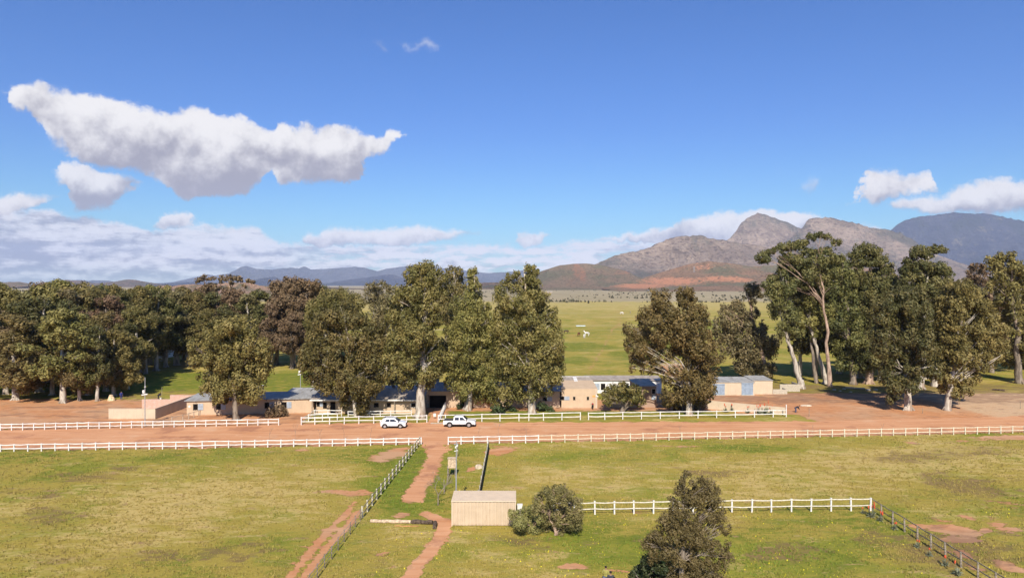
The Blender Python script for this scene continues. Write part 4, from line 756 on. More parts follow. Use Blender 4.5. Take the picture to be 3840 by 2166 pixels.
# leafless tree and thin bare saplings
def bare_tree(name, label, base, H, spread, seed, r0=.06, n=9, group=None):
    rng = random.Random(seed); mb = MB()
    def grow(p, d, L, r, lv):
        q = p+d*L; m = p.lerp(q, .5)+Vector((rng.uniform(-1, 1), rng.uniform(-1, 1), rng.uniform(-.5, .5)))*L*.1
        mb.tube([p, m, q], [r, r*.85, r*.65], 5)
        if lv:
            for _ in range(rng.choice((2, 3, 3))):
                e = (d+Vector((rng.uniform(-1, 1), rng.uniform(-1, 1), rng.uniform(-.25, .7)))*spread).normalized(); grow(q, e, L*rng.uniform(.6, .85), r*.62, lv-1)
    grow(Vector((0, 0, -.1)), Vector((rng.uniform(-.1, .1), 0, 1)).normalized(), H*.3, r0, n)
    o = empty(name, base, label, 'tree', group); mb.build('branches', B_DARK, o); return o
bare_tree('bare_tree', 'small leafless tree beside the bare path left of the cream shed', G(1643, 1893), 3.6, .85, 81, .07, 5)
bare_tree('bare_tree', 'slighter leafless tree behind the first one below the box on posts', G(1668, 1848), 2.6, .9, 82, .05, 4)

# ------------------------------------------------------------------ built things: materials
def wallmat(name, col, stain=(.20, .14, .10)):
    def f(k, b):
        p = opos(k); n = k.noise(p, .9, 6, .65); s = k.noise(k.vm('MULTIPLY', p, (3, 3, .35)), 1.3, 5, .6); g = k.noise(p, 14, 3, .6)
        c = k.mix(k.ss(n, .35, .7), tuple(q*.9 for q in col), col); c = k.mix(k.ss(s, .58, .75, 0, .28), c, stain)
        sp = k.n('ShaderNodeSeparateXYZ'); k.put(sp.inputs[0], p); c = k.mix(k.ss(k.m('ADD', sp.outputs[2], n), .75, .35, 0, .55), c, (.34, .19, .12))
        bump(k, b, g, .01); return c
    return mat(name, f, .9, .15)
W_TAN = wallmat('tan_render', (.54, .40, .27)); W_CREAM = wallmat('cream_render', (.56, .45, .32)); W_WHITE = wallmat('white_render', (.72, .70, .66)); W_DARK = wallmat('brown_render', (.36, .25, .18))
def brickf(k, b):
    o = k.n('ShaderNodeTexBrick'); k.put(o.inputs['Vector'], k.vm('MULTIPLY', opos(k), (1, 1, 1)))
    mp = k.n('ShaderNodeMapping'); k.put(mp.inputs[0], opos(k)); mp.inputs['Rotation'].default_value = (R(90), 0, 0); k.put(o.inputs['Vector'], mp.outputs[0])
    o.inputs['Color1'].default_value = (.55, .33, .25, 1); o.inputs['Color2'].default_value = (.44, .25, .18, 1); o.inputs['Mortar'].default_value = (.60, .47, .38, 1)
    o.inputs['Scale'].default_value = 4; n = k.noise(opos(k), 1.4, 5, .7); return k.mix(k.ss(n, .45, .7, 0, .5), o.outputs[0], (.66, .50, .42))
W_BRICK = mat('pale_brick', brickf, .9, .1)
def roofmat(name, col, dark, rib=5.0):
    def f(k, b):
        p = opos(k); sp = k.n('ShaderNodeSeparateXYZ'); k.put(sp.inputs[0], p)
        w1 = k.m('SINE', k.m('MULTIPLY', sp.outputs[0], rib*2*math.pi)); n = k.noise(k.vm('MULTIPLY', p, (1.2, .35, 1)), .9, 6, .7); n2 = k.noise(p, 3, 5, .7)
        bump(k, b, w1, .02); c = k.mix(k.ss(n, .35, .68), col, dark); return k.mix(k.ss(n2, .6, .72, 0, .5), c, tuple(min(1, q*1.35) for q in col))
    return mat(name, f, .6, .3)
R_GREY = roofmat('weathered_grey_sheeting', (.42, .41, .38), (.27, .255, .23)); R_TAN = roofmat('dusty_tan_sheeting', (.44, .37, .29), (.30, .24, .185)); R_BLUE = roofmat('bluish_grey_sheeting', (.42, .39, .36), (.28, .255, .23)); R_WHITE = roofmat('white_sheeting', (.74, .72, .68), (.55, .50, .44))
SHUT = plain('galvanised_shutter', (.33, .37, .42), .12, 3, .5, .4); DOOR_B = plain('blue_grey_door', (.27, .33, .40), .1, 2, .5, .4)
BLACK = plain('dark_opening', (.012, .010, .009), .2, 2, .9, .05); WHITE = plain('white_paint', (.72, .69, .64), .14, .9, .6, .3); CREAMP = plain('cream_weathered_paint', (.66, .60, .44), .12, 4, .7, .2)
WOODG = plain('grey_weathered_wood', (.30, .25, .19), .3, 6, .9, .1, bmp=.01); WOODD = plain('dark_weathered_wood', (.12, .085, .06), .3, 6, .9, .1, bmp=.01); WOODP = plain('pale_wood', (.56, .42, .28), .2, 5, .8, .15, bmp=.01)
STEEL = plain('galvanised_steel', (.42, .42, .41), .1, 8, .45, .5, .4); CONC = plain('pale_concrete', (.46, .40, .31), .12, 4, .9, .1, bmp=.01); GLASS = plain('window_glass', (.03, .035, .045), .1, 2, .15, .5)
NET = plain('dark_green_shade_net', (.035, .055, .045), .3, 9, .9, .1); REDF = plain('aloe_flower', (.62, .10, .04), .2, 9, .7, .2); ALOE = plain('aloe_leaf', (.20, .21, .13), .25, 8, .6, .3); ROCK = plain('pale_boulder_stone', (.55, .45, .33), .2, 3, .95, .1, bmp=.05)

# ------------------------------------------------------------------ buildings
def gable_wall(L, D, h, hb, t=.0):
    mb = MB(); vs = [(0, 0, 0), (L, 0, 0), (L, D, 0), (0, D, 0), (0, 0, h), (L, 0, h), (L, D, hb), (0, D, hb)]
    return mb.add(vs, [(3,2,1,0), (4,5,6,7), (0,1,5,4), (1,2,6,5), (2,3,7,6), (3,0,4,7)])
def block(name, label, cat, p0, p1, D, h, hb, wm, rm, over=.35, group=None, ridge=None, fascia=None, par=0):
    p0, p1 = Vector((*p0, 0)), Vector((*p1, 0)); L = (p1-p0).length; a = math.atan2(p1.y-p0.y, p1.x-p0.x)
    o = empty(name, p0, label, cat, group, a); gable_wall(L, D, h, hb if not ridge else h).build('wall', wm, o)
    rb = MB(); e = over; th = .09
    def slab(y0, z0, y1, z1, x0=-e, x1=L+e): rb.add([(x0,y0,z0),(x1,y0,z0),(x1,y1,z1),(x0,y1,z1),(x0,y0,z0+th),(x1,y0,z0+th),(x1,y1,z1+th),(x0,y1,z1+th)], [(3,2,1,0),(4,5,6,7),(0,1,5,4),(1,2,6,5),(2,3,7,6),(3,0,4,7)])
    if ridge:
        s = (ridge-h)/(D/2); slab(-e, h-s*e+.02, D/2, ridge+.02); slab(D/2+.003, ridge+.02, D+e, h-s*e+.02)
    else:
        s = (hb-h)/D; slab(-e if not par else .22, h-s*e+.02 if not par else h-par, D+e, hb+s*e+.02)
    r = rb.build('roof', rm, o)
    if fascia: MB().box(-e-.01, L+e+.01, -e-.05, -e-.003, h-.1-(ridge and 0.0 or 0), h+.13).build('gutter', fascia, o)
    return o, L
def window(o, x0, x1, z0, z1, shutter=None, fm=None, y=0.):
    fm = fm or WOODG; t = .06
    w_ = MB().box(x0, x1, y-.012, y+.03, z0, z1).build('window', BLACK, o)
    m = MB(); m.box(x0-t, x1+t, y-.045, y+.02, z1, z1+t).box(x0-t, x1+t, y-.07, y+.02, z0-t, z0).box(x0-t, x0, y-.045, y+.02, z0, z1).box(x1, x1+t, y-.045, y+.02, z0, z1).build('frame', fm, w_)
    if shutter: MB().box(x1+t+.004, x1+t+.004+shutter, y-.06, y-.02, z0-.04, z1+.04).build('shutter', SHUT, w_)
def door(o, x0, x1, z1, m=None, y=0., name='door', z0=.02): return MB().box(x0, x1, y-.03, y+.03, z0, z1).build(name, m or BLACK, o)
GS = 'stable buildings along the track'
o, L = block('stable_building', 'low tan stable at the left with a pale grey roof and shuttered openings', 'building', (-57.1, 119.7), (-35.6, 122.4), 6.6, 2.55, 2.75, W_TAN, R_GREY, group=GS)
for x0, x1, s in ((1.1,1.85,.85),(4.95,5.7,.8),(13.2,13.95,.75),(16.1,16.95,.8)): window(o, x0, x1, .98, 2.0, s)
MB().disc((.45, -.02, 1.62), .2, (0, 1, 0), .03, 18).build('wall_sign', WHITE, o)
for x in np.arange(1.5, 21, 2.4): MB().box(x, x+.06, -.33, 0, 2.38, 2.5).build('rafter_end', WOODD, o)
o, L = block('stable_building', 'stable with a tan porch roof and white gutter in the middle left', 'building', (-34.9, 121.6), (-16.6, 121.6), 5.2, 2.5, 3.35, W_TAN, R_TAN, .9, GS, fascia=WHITE)
for x0, x1, z1, z0 in ((1.2,1.85,2.0,.9),(2.5,3.4,2.1,.02),(4.7,5.1,2.0,.9)): door(o, x0, x1, z1, z0=z0)
for x0, x1 in ((10.3,11.1),(12.6,13.3),(16.9,17.8)): window(o, x0, x1, 1.15, 1.9, None, WHITE if x0 > 16 else WOODG)
window(o, .1, .6, 1.3, 2.05, .5)
for x in (-.6, 4.2, 9.2, 14): MB().box(x, x+.12, -.8, -.68, 0, 2.35).build('porch_post', WOODG, o)
o, L = block('shed', 'small dark striped wooden shed with a grey roof behind the left stable', 'shed', (-42.8, 130), (-39.2, 130), 4, 2.35, 2.6, WOODD, R_GREY, .3)
for i in range(5): MB().box(.2+i*.72, .5+i*.72, -.02, .02, .9, 1.8).build('slat_panel', CONC, o)
block('shed', 'low shed with a whitewashed front strip and grey roof behind the porch building', 'shed', (-38.9, 131.5), (-29.5, 131.5), 4.5, 2.25, 2.6, W_WHITE, R_GREY, .3)
block('shed', 'grey roofed shed half hidden behind the wide olive gum tree', 'shed', (-28.6, 132.5), (-18.5, 132.5), 4.5, 2.2, 2.6, W_TAN, R_BLUE, .3)
o, L = block('shed', 'little white shed with two dark windows left behind the grey roof', 'shed', (-53.2, 137.5), (-51.1, 137.5), 3, 2.1, 2.2, W_WHITE, R_WHITE, .12)
for x in (.3, 1.2): door(o, x, x+.35, 1.5, z0=.9, name='window')
o, L = block('stable_building', 'long tan stable shaded by the tall gums with a bluish grey roof', 'building', (-15.9, 127.2), (8.95, 127.2), 7.5, 3.15, 3.15, W_TAN, R_BLUE, .35, GS, ridge=4.2)
door(o, .5, 3.6, 2.3, name='dark_entrance'); door(o, .15, .45, 2.5, WOODG, name='door_post')
for x0, x1, s in ((6.2,6.9,.7),(11.9,12.6,.9),(16.5,17.2,.9),(21.7,22.4,.9)): window(o, x0, x1, 1.3, 2.0, s)
o, L = block('stable_building', 'tan building end with two tiny windows, a parapet and white roof patches', 'building', (9.2, 126.9), (15.9, 126.9), 11.5, 3.62, 4.35, W_TAN, R_TAN, .05, GS, par=.3)
window(o, -.32, .48, 1.55, 2.15, .95); window(o, 2.2, 2.55, 1.55, 2.12); window(o, 4.75, 5.1, 1.55, 2.12)
MB().box(5.75, 6.3, -.03, 0, 2.05, 2.4).build('orange_panel', plain('orange_paint', (.75, .33, .10), .1, 4, .7), o)
MB().box(6.4, 6.85, -.16, -.002, 2.1, 2.5).build('meter_box', WHITE, o, bevel=.02); MB().tube([(6.45, -.06, 0), (6.45, -.06, 3.5)], .04, 6).build('downpipe', WHITE, o)
sl_ = (4.35-3.62)/11.5
for x0, x1, y0, y1 in ((.2, 5.1, 4.4, 4.75), (.2, .75, 7.5, 10.6), (3.0, 3.7, 6.6, 10.9), (.8, 6.4, 10.6, 10.9)):
    z = lambda y: 3.32+(y-.22)*(4.373-3.32)/11.33+.115
    MB().add([(x0,y0,z(y0)),(x1,y0,z(y0)),(x1,y1,z(y1)),(x0,y1,z(y1)),(x0,y0,z(y0)+.04),(x1,y0,z(y0)+.04),(x1,y1,z(y1)+.04),(x0,y1,z(y1)+.04)], [(3,2,1,0),(4,5,6,7),(0,1,5,4),(1,2,6,5),(2,3,7,6),(3,0,4,7)]).build('roof_patch', WHITE, o)
o, L = block('stable_building', 'long white walled stable with a dusty tan roof in front of the pasture', 'building', (16.0, 144), (31.6, 144), 5, 2.75, 3.0, W_WHITE, R_TAN, .3, GS)
for x0, x1, m_ in ((1.3,2.5,SHUT),(2.75,3.7,BLACK),(5.6,6.1,WOODG),(10.7,12.8,DOOR_B),(13.1,14.2,BLACK)): door(o, x0, x1, 2.1, m_, z0=.75)
o, L = block('stable_building', 'shadow mottled brown stable block behind the whitewashed gum trunk', 'building', (23.4, 127.5), (27.0, 127.5), 8, 3.95, 4.1, W_DARK, R_TAN, .2, GS)
window(o, 2.75, 3.4, 2.6, 3.5, None, WHITE)
MB().box(2.7, 3.45, -.06, -.02, 1.5, 2.4).build('shutter', SHUT, o)
tag(MB().box(0, 5.0, 0, .25, 0, 1.75).box(0, 5.0, -.03, .28, 1.75, 1.83).build('garden_wall', W_TAN, None, (18.3, 127.4, 0)), 'low tan wall beside the many stemmed bush tree', 'wall')
o = empty('open_shed', (29.2, 124.5, 0), 'dark open fronted shelter with a white roof edge left of the whitewashed trunk', 'shed')
MB().box(-.3, 4.3, -.3, 3.6, 2.25, 2.36).build('roof', R_WHITE, o); MB().box(0, .15, 0, 3.4, 0, 2.25).box(3.85, 4.0, 0, 3.4, 0, 2.25).box(.15, 3.85, 3.25, 3.4, 0, 2.25).build('wall', W_DARK, o); MB().box(1.9, 2.05, 0, .15, 0, 2.25).build('post', WOODG, o)
o, L = block('garage', 'tan garage with two blue grey roller doors', 'garage', (40.6, 141.6), (50.35, 141.6), 6, 2.65, 2.95, W_CREAM, R_GREY, .12)
def roller(o, x0, x1, z1):
    m = MB(); n = 9
    for i in range(n): z = .1+i*(z1-.1)/n; m.box(x0, x1, -.05-(.02 if i % 2 else 0), -.005, z, z+(z1-.1)/n-.012)
    d = m.build('roller_door', DOOR_B, o); MB().box(x0-.1, x1+.1, -.35, -.02, 0, .09).build('sill', CONC, d); MB().box(x0-.06, x1+.06, -.12, -.003, z1+.003, z1+.2).build('door_hood', DOOR_B, d)
roller(o, 1.15, 3.55, 2.2); roller(o, 7.05, 9.45, 2.4)
MB().disc((.75, -.02, 1.6), .2, (0, 1, 0), .03, 18).build('wall_sign', WHITE, o); MB().box(-.5, -.38, .1, .25, 0, 2.3).build('gate_post', WOODG, o)
block('garage', 'plain tan store adjoining the right end of the roller door garage', 'garage', (50.5, 142.9), (54.6, 142.9), 5.5, 2.85, 3.1, W_CREAM, R_GREY, .12)
m = MB().box(0, 3.0, 0, .2, 0, 1.0).box(2.8, 3.0, .2, 2.2, 0, 1.0); m = m.build('planter', CONC, None, (54.8, 143.2, 0)); tag(m, 'low concrete planter wall against the plain tan store', 'planter')
tag(MB().box(0, 4.3, 0, .2, 0, 1.55).box(4.1, 4.3, .2, 4, 0, 1.55).build('boundary_wall', CONC, None, (57.6, 146.6, 0)), 'short pale wall right of the garages at the edge of the tree shade', 'wall')
a, b = G(2637, 1531), G(2945, 1556); d_ = (b-a)
m = MB(); m.add([(0,0,0),(d_.x,d_.y,0),(d_.x,d_.y+.25,0),(0,.25,0),(0,0,1.6),(d_.x,d_.y,1.35),(d_.x,d_.y+.25,1.35),(0,.25,1.6)], [(3,2,1,0),(4,5,6,7),(0,1,5,4),(1,2,6,5),(2,3,7,6),(3,0,4,7)])
tag(m.build('retaining_wall', W_CREAM, None, a), 'long cream retaining wall running down to the right fence end below the garages', 'wall')
# paddock walls on the left
tag(MB().box(0, 8.0, 0, .22, 0, 1.74).box(-.02, 8.0, -.03, .25, 1.74, 1.80).build('yard_wall', W_CREAM, None, (-69.0, 116.6, 0)), 'smooth cream front wall of the small yard behind the pole', 'wall')
tag(MB().box(0, .22, .26, 22, 0, 1.78).build('yard_wall', W_CREAM, None, (-61.2, 116.6, 0)), 'long wall running away from the cream front wall, its side in shade', 'wall')
tag(MB().box(0, 7.2, 0, .22, 0, 1.75).build('brick_wall', W_BRICK, None, (-68.5, 126.2, 0)), 'pale pinkish brick cross wall nearer the cream front wall', 'wall')
tag(MB().box(0, 4.4, 0, .22, 0, 1.75).build('brick_wall', W_BRICK, None, (-65.7, 131.0, 0)), 'shorter pale brick wall farther behind the first brick wall', 'wall')
# far buildings
o, L = block('farmhouse', 'white house glimpsed through the trunks of the left forest', 'house', (-118, 212), (-108, 212), 8, 8, 8, W_WHITE, R_WHITE, .4, ridge=9.5)
for x in (2, 5, 8): door(o, x, x+1.2, 6.6, GLASS, z0=5.2, name='window')
o, L = block('farmhouse', 'white farmhouse half hidden behind the far right gum tree', 'house', (141, 218), (155, 218), 9, 14, 14, W_WHITE, R_GREY, .4, ridge=16)
for x in (2, 6, 10): door(o, x, x+1.6, 12.5, GLASS, z0=10.8, name='window')
block('farm_shed', 'long low pale roofed shed at the foot of the rounded red hill', 'shed', (85, 1900), (112, 1900), 12, 2.8, 2.8, W_TAN, R_GREY, 1, ridge=4)
# cream container shed in the foreground
o = empty('storage_shed', (*G(1694, 1971)[:2], 0), 'cream corrugated metal storage shed in the middle foreground', 'shed')
def corr(L_, h, axis, off, flip, z0=.05, p=.34, dp=.035):
    xs = []; x = 0
    while x < L_-.001:
        for q, dd in ((0, 0), (.55, 0), (.65, dp), (.9, dp)): xs.append((min(x+q*p, L_), dd))
        x += p
    xs.append((L_, 0)); vs = []; m = MB()
    for x, dd in xs:
        for z in (z0, h): vs.append((x, off+dd*flip, z) if axis == 'x' else (off+dd*flip, x, z))
    return m.add(vs, [(2*i, 2*i+2, 2*i+3, 2*i+1) for i in range(len(xs)-1)])
def creamf(k, b):
    p = opos(k); st = k.noise(k.vm('MULTIPLY', p, (4, 4, .5)), .9, 5, .65); n = k.noise(p, 1.2, 5, .6); sp = k.n('ShaderNodeSeparateXYZ'); k.put(sp.inputs[0], p)
    c = k.mix(k.ss(n, .35, .65), (.50, .385, .265), (.55, .43, .30)); c = k.mix(k.ss(st, .58, .72, 0, .35), c, (.36, .24, .15))
    return k.mix(k.ss(k.m('ADD', sp.outputs[2], k.m('MULTIPLY', n, .5)), .5, .2, 0, .6), c, (.34, .22, .13))
CRM = mat('cream_sheet_metal', creamf, .55, .3)
LX, LY, LH = 6.1, 2.95, 2.38
corr(LX, LH, 'x', .01, 1).build('front_wall', CRM, o); corr(LX, LH, 'x', LY-.01, -1).build('back_wall', CRM, o); corr(LY, LH, 'y', .01, 1).build('side_wall', CRM, o); corr(LY, LH, 'y', LX-.01, -1).build('side_wall', CRM, o)
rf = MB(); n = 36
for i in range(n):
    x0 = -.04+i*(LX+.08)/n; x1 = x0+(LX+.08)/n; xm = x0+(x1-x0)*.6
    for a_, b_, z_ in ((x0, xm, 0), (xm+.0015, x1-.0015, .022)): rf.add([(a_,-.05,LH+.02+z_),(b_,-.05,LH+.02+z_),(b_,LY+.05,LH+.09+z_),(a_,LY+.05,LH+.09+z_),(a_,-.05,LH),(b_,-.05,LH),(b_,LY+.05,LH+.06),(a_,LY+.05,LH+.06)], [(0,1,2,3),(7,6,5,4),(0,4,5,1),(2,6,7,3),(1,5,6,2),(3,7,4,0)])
rf.build('roof', plain('painted_sun_cream_sheet', (.66, .52, .37), .04, 1.5, .5, .3), o); MB().box(-.02, .06, -.03, -.004, 0, LH).box(LX-.06, LX+.02, -.03, -.004, 0, LH).box(-.05, LX+.05, -.062, -.052, LH-.06, LH+.05).build('corner_trim', plain('light_cream_trim', (.60, .49, .36), .04), o)  # roof cream made lighter than the walls to imitate fuller sunlight
tag(MB().box(0, .5, 0, .45, 0, .95).box(-.03, .53, -.03, .48, .95, 1.0).build('water_tank', WHITE, None, G(1937, 1958)+Vector((.1, 2.2, 0)), bevel=.03), 'small white tank tucked behind the right corner of the cream shed', 'tank')

# ------------------------------------------------------------------ fences
def fence(label, pts, h, pm, rm, rails=(.45, .95), pw=.12, rw=.05, rh=.12, seed=0, name='fence', round_=False, tall=None, group=None, tilt=.032):
    rng = random.Random(seed); pts = [Vector((p[0], p[1], 0)) for p in pts]; o = empty(name, pts[0], label, 'fence', group)
    hh = [h*rng.uniform(.97, 1.03) for _ in pts]
    if tall: hh[tall[0]] = tall[1]
    for i, p in enumerate(pts):
        q = p-pts[0]; t = Vector((rng.uniform(-tilt, tilt), rng.uniform(-tilt, tilt), 0))*h; m = MB()
        if round_: m.tube([(0, 0, -.1), tuple(t*.5+Vector((0, 0, hh[i]*.5))), tuple(t+Vector((0, 0, hh[i])))], [pw*.55, pw*.52, pw*.48], 7)
        else: m.bar((0, 0, -.1), tuple(t+Vector((0, 0, hh[i]))), pw, pw, (0, 1, 0)); m.bar(tuple(t+Vector((0, 0, hh[i]))), tuple(t+Vector((0, 0, hh[i]+.03))), pw*1.25, pw*1.25, (0, 1, 0))
        m.build('post', pm, o, q)
    nrm = (pts[-1]-pts[0]).cross(Vector((0, 0, 1))).normalized()
    off = nrm*(pw*.5+rw*.5) if nrm.y < 0 else -nrm*(pw*.5+rw*.5)
    for z in rails:
        m = MB(); zz = [z*h/1.0+rng.uniform(-.03, .03) for _ in pts]
        for i in range(len(pts)-1):
            a_ = pts[i]-pts[0]+off+Vector((0, 0, zz[i])); b_ = pts[i+1]-pts[0]+off+Vector((0, 0, zz[i+1])); mid = (a_+b_)/2+Vector((0, 0, rng.uniform(-.055, .01)))
            m.bar(a_, mid, rw, rh); m.bar(mid, b_, rw, rh)
        m.build('rail', rm, o)
    return o
def line(a, b, n, z=0): a, b = Vector(a), Vector(b); return [a.lerp(b, i/n) for i in range(n+1)]
def pxs(lst, a, b):                               # posts where they show, on the ground line between two pixels
    out = []
    for x in lst: t = (x-a[0])/(b[0]-a[0]); out.append(G(x, a[1]+(b[1]-a[1])*t))
    return out
fence('white post and rail fence on the far side of the track at the left', line(G(-420, 1621.3), G(1045, 1593), 36), 1.05, WHITE, WHITE, seed=1, pw=.13)
fence('white fence between the yard entrance and the gate gap, behind the white car', pxs([1130,1181,1236,1291,1346,1402,1465,1525,1564,1601], (1130,1592), (1601,1583)), 1.25, WHITE, WHITE, seed=2, pw=.14)
fence('white fence behind the pickup between the gate gap and the small gateway', pxs([1643,1670,1735,1807,1875,1946,1983,2038,2107,2176], (1643,1583), (2176,1573)), 1.28, WHITE, WHITE, seed=3, pw=.14)
fence('white fence in front of the garages ending in a tall post', pxs([2207,2268,2335,2405,2476,2547,2617,2687,2757,2829,2899,2948], (2207,1573), (2948,1562)), 1.25, WHITE, WHITE, seed=4, pw=.14, tall=(-1, 2.1))
fence('white rear fence of the little enclosure at the porch building', pxs([1178,1230,1281], (1178,1560), (1281,1559)), 1.1, WHITE, WHITE, seed=5, pw=.12)
fence('white middle fence inside the little enclosure at the porch building', pxs([1157,1209,1265], (1157,1578), (1265,1574)), 1.15, WHITE, WHITE, seed=6, pw=.12)
fence('white fence piece under the wide olive gum tree', pxs([1306,1345,1385,1426,1466,1543], (1306,1562), (1543,1558)), 1.0, WHITE, WHITE, seed=7, pw=.12)
fence('slanting white side fence of the little enclosure', [G(1133,1590), G(1157,1578), G(1178,1560), G(1196,1545)], 1.05, WHITE, WHITE, seed=8, pw=.1)
fence('white picket lined path fence leading from the gate gap to the stable door', [G(1648,1580).lerp(G(1671,1530), i/9) for i in range(10)], 1.15, WHITE, WHITE, seed=9, pw=.11)
fence('pale handrail fence slanting from the left track fence to the stable window', [G(645,1586), G(686,1576), G(708,1570), G(727,1564), G(745,1558), G(762,1553)], 1.0, CONC, CONC, seed=10, pw=.08, rails=(.95,), rh=.06)
fence('white fence along the near side of the track at the left', line(G(-520, 1701.8), G(1580, 1666), 42), 1.02, WHITE, WHITE, seed=11, pw=.15)
fence('white fence along the near side of the track right of the path opening', pxs([1681,1729,1777,1828,1873,1922,1971,2019], (1681,1666), (3837,1623)), 1.12, WHITE, WHITE, seed=12, pw=.15)
fence('cream weathered fence continuing along the near side of the track to the right edge', line(G(2019, 1659.3), G(4400, 1612.3), 52), 1.12, CREAMP, CREAMP, seed=13, pw=.13, rh=.09)
fence('diagonal rustic pole fence from the path opening, white posts with brown rails', line(G(1573, 1667), G(1359, 1941), 16), 1.2, plain('patchy_white_post', (.52, .47, .36), .35, 5, .9), WOODG, seed=14, pw=.17, rh=.08, round_=True, tilt=.03)
fence('thin dark post and wire fence continuing the pole fence to the bottom edge', line(G(1352, 1950), Vector((-15.6, 44, 0)), 12), 1.15, plain('rusty_post', (.24, .19, .15), .5, 4, .9), STEEL, seed=15, pw=.08, rw=.02, rh=.03, rails=(.35, .65, .95), round_=True)
o = fence('fence hung with dark green shade netting running from the track to the shed', line((-3.3, 94.5), (-3.55, 70), 13), 1.35, plain('bleached_post', (.45, .43, .36), .3, 5, .9), WOODG, seed=16, pw=.13, rails=(.92,), round_=True)
m = MB(); rg_ = random.Random(3)
for i in range(13):
    y0, y1 = -i*1.885, -(i+1)*1.885; m.box(.09, .115+.01*(i % 2), y1+.02, y0-.02, .06, 1.12+rg_.uniform(-.06, .05))
m.build('shade_net', NET, o, rz=-.0102)
fence('white fence across the foreground paddock behind the evergreen', pxs([2075,2153,2231,2304,2377,2450,2524,2598,2671,2744,2819,2892,2967,3041,3116,3191,3264], (2075,1929), (3264,1913)), 1.28, WHITE, plain('weathered_white_rail', (.66, .60, .48), .12, 4, .8), seed=17, pw=.14, rh=.09)
fence('grey weathered pole fence running down the right foreground past the aloes', [Vector((36.55, 69.4-2.0*i, 0)) for i in range(14)], 1.25, WOODG, WOODG, seed=18, pw=.16, rh=.08, round_=True, tilt=.03)
# ------------------------------------------------------------------ poles
def pole(label, x, d, h, zb, name='security_pole', k=1., group='tall security camera poles'):
    o = empty(name, (x, d, 0), label, 'pole', group); MB().tube([(0,0,-.2),(0,0,h*.5),(.03,0,h)], [.085,.07,.05], 8).build('pole', STEEL, o)
    MB().box(-.32*k, .02*k, -.2*k, .02, zb+.25, zb+.25+.5*k).build('equipment_box', WHITE, o, bevel=.02)
    MB().bar((-.45*k, -.12, zb-.03), (.5*k, -.12, zb+.12*k), .12*k, .16*k).build('cross_arm', WHITE, o)
    MB().disc((.12, -.1, zb+1.25*k), .12, (1, -.4, -.4), .12, 10).build('camera', WHITE, o); MB().bar((0,0,zb+1.5*k), (.18,-.1,zb+1.3*k), .03, .03).build('bracket', STEEL, o); return o
pole('tall steel camera pole standing behind the left track fence before the cream wall', (542-1920)/F*110.9, 110.9, 7.9, 5.1)
pole('steel camera pole against the lawn behind the left stable', (1126-1920)/F*135, 135, 7.75, 5.2)
o = pole('grey camera pole rising behind the left corner of the cream shed', -5.62, 68.6, 7.25, 6.3, k=.38); [MB().disc((sx*.13, -.05, 6.95), .07, (sx, -.5, -.3), .12, 10).build('camera', STEEL, o) for sx in (-1, 1)]
o = empty('box_on_posts', (*G(1694, 1787)[:2], 0), 'pale ribbed box raised on thin posts beside the camera pole', 'feeder')
m = MB()
for i in range(6): m.box(-.42+i*.155, -.42+i*.155+.145, -.36, .36, 1.15, 2.25)
m.build('box', WOODP, o); MB().box(-.5, .52, -.42, .42, 2.25, 2.3).build('lid', WOODP, o)
for x, y in ((-.38, -.3), (.42, -.3), (.42, .3), (-.38, .3)): MB().box(x-.035, x+.035, y-.035, y+.035, 0, 1.15).build('leg', WOODG, o)
for q, h, lb in (((1678,1816), 2.1, 'thin pale stake left of the raised box'), ((1665,1849), 1.5, 'short stake beside the slighter leafless tree'), ((1716,1712), 1.4, 'thin stake behind the raised box'), ((3034,1561), 1.5, 'lone thin post right of the bending person'), ((3460,1549), .9, 'short dark post with a pale cap in front of the grove'),
                 ((607,1481), 1.6, 'wooden post on the lawn behind the brick walls'), ((3826,1532), 1.4, 'thin post at the right edge beyond the track')):
    tag(MB().tube([(0,0,-.1),(.02,0,h*.5),(0,0,h)], [.05,.045,.04], 7).box(-.06,.06,-.06,.06,h,h+.03).build('stake', WOODG, None, G(*q)), lb, 'stake')
rg_ = random.Random(8)
for i, px in enumerate((1012,1110,1200,1289,1390,1792,1869,1975,2551,3048,3310)):
    bare_tree('sapling', ['bare sapling at the track edge above the left fence, first from the left','bare sapling at the track edge, second from the left','bare sapling at the track edge, third from the left','bare sapling at the track edge below the left stable','bare sapling near the right end of the left track fence','bare sapling on the track verge below the pickup','bare sapling on the verge right of the pickup','bare sapling on the verge below the pointed gum','lone thin sapling on the verge below the whitewashed gum','lone thin sapling on the verge right of the bending person','lone thin sapling on the verge below the grove'][i],
              G(px, 1648-(px-1000)*.009), rg_.uniform(2.6, 3.6) if px < 2000 else 3.4, .5, 90+i, .022, 2 if px < 2000 else 1, group='bare saplings along the track')
# ------------------------------------------------------------------ logs, stones and other small things
def log(name, label, a, b, r, m, cat='log'):
    a, b = Vector(a), Vector(b); rng = random.Random(int(a.x*10)); n = 9; pts = [Vector((0, 0, r))+(b-a)*(i/n)+Vector((0, rng.uniform(-.05, .05), rng.uniform(-.02, .02))) for i in range(n+1)]
    return tag(MB().tube(pts, [r*rng.uniform(.85, 1.08) for _ in pts], 9, jit=.06, rng=rng).build(name, m, None, a), label, cat)
log('log', 'long pale log lying across the paddock left of the shed', G(1389, 1958), G(1541, 1962), .17, WOODP)
log('log', 'shorter charred dark log in line with the pale one', G(1544, 1962), G(1622, 1965), .21, WOODD)
log('stump', 'upright dark log end standing at the right end of the jump', G(1629, 1983), G(1632, 1965), .2, WOODD, 'stump')
log('log', 'thin orange brown pole lying under the charred log', G(1480, 1972), G(1570, 1973), .05, plain('orange_pole', (.5, .25, .1)))
bm_ = MB(); rg_ = random.Random(4)
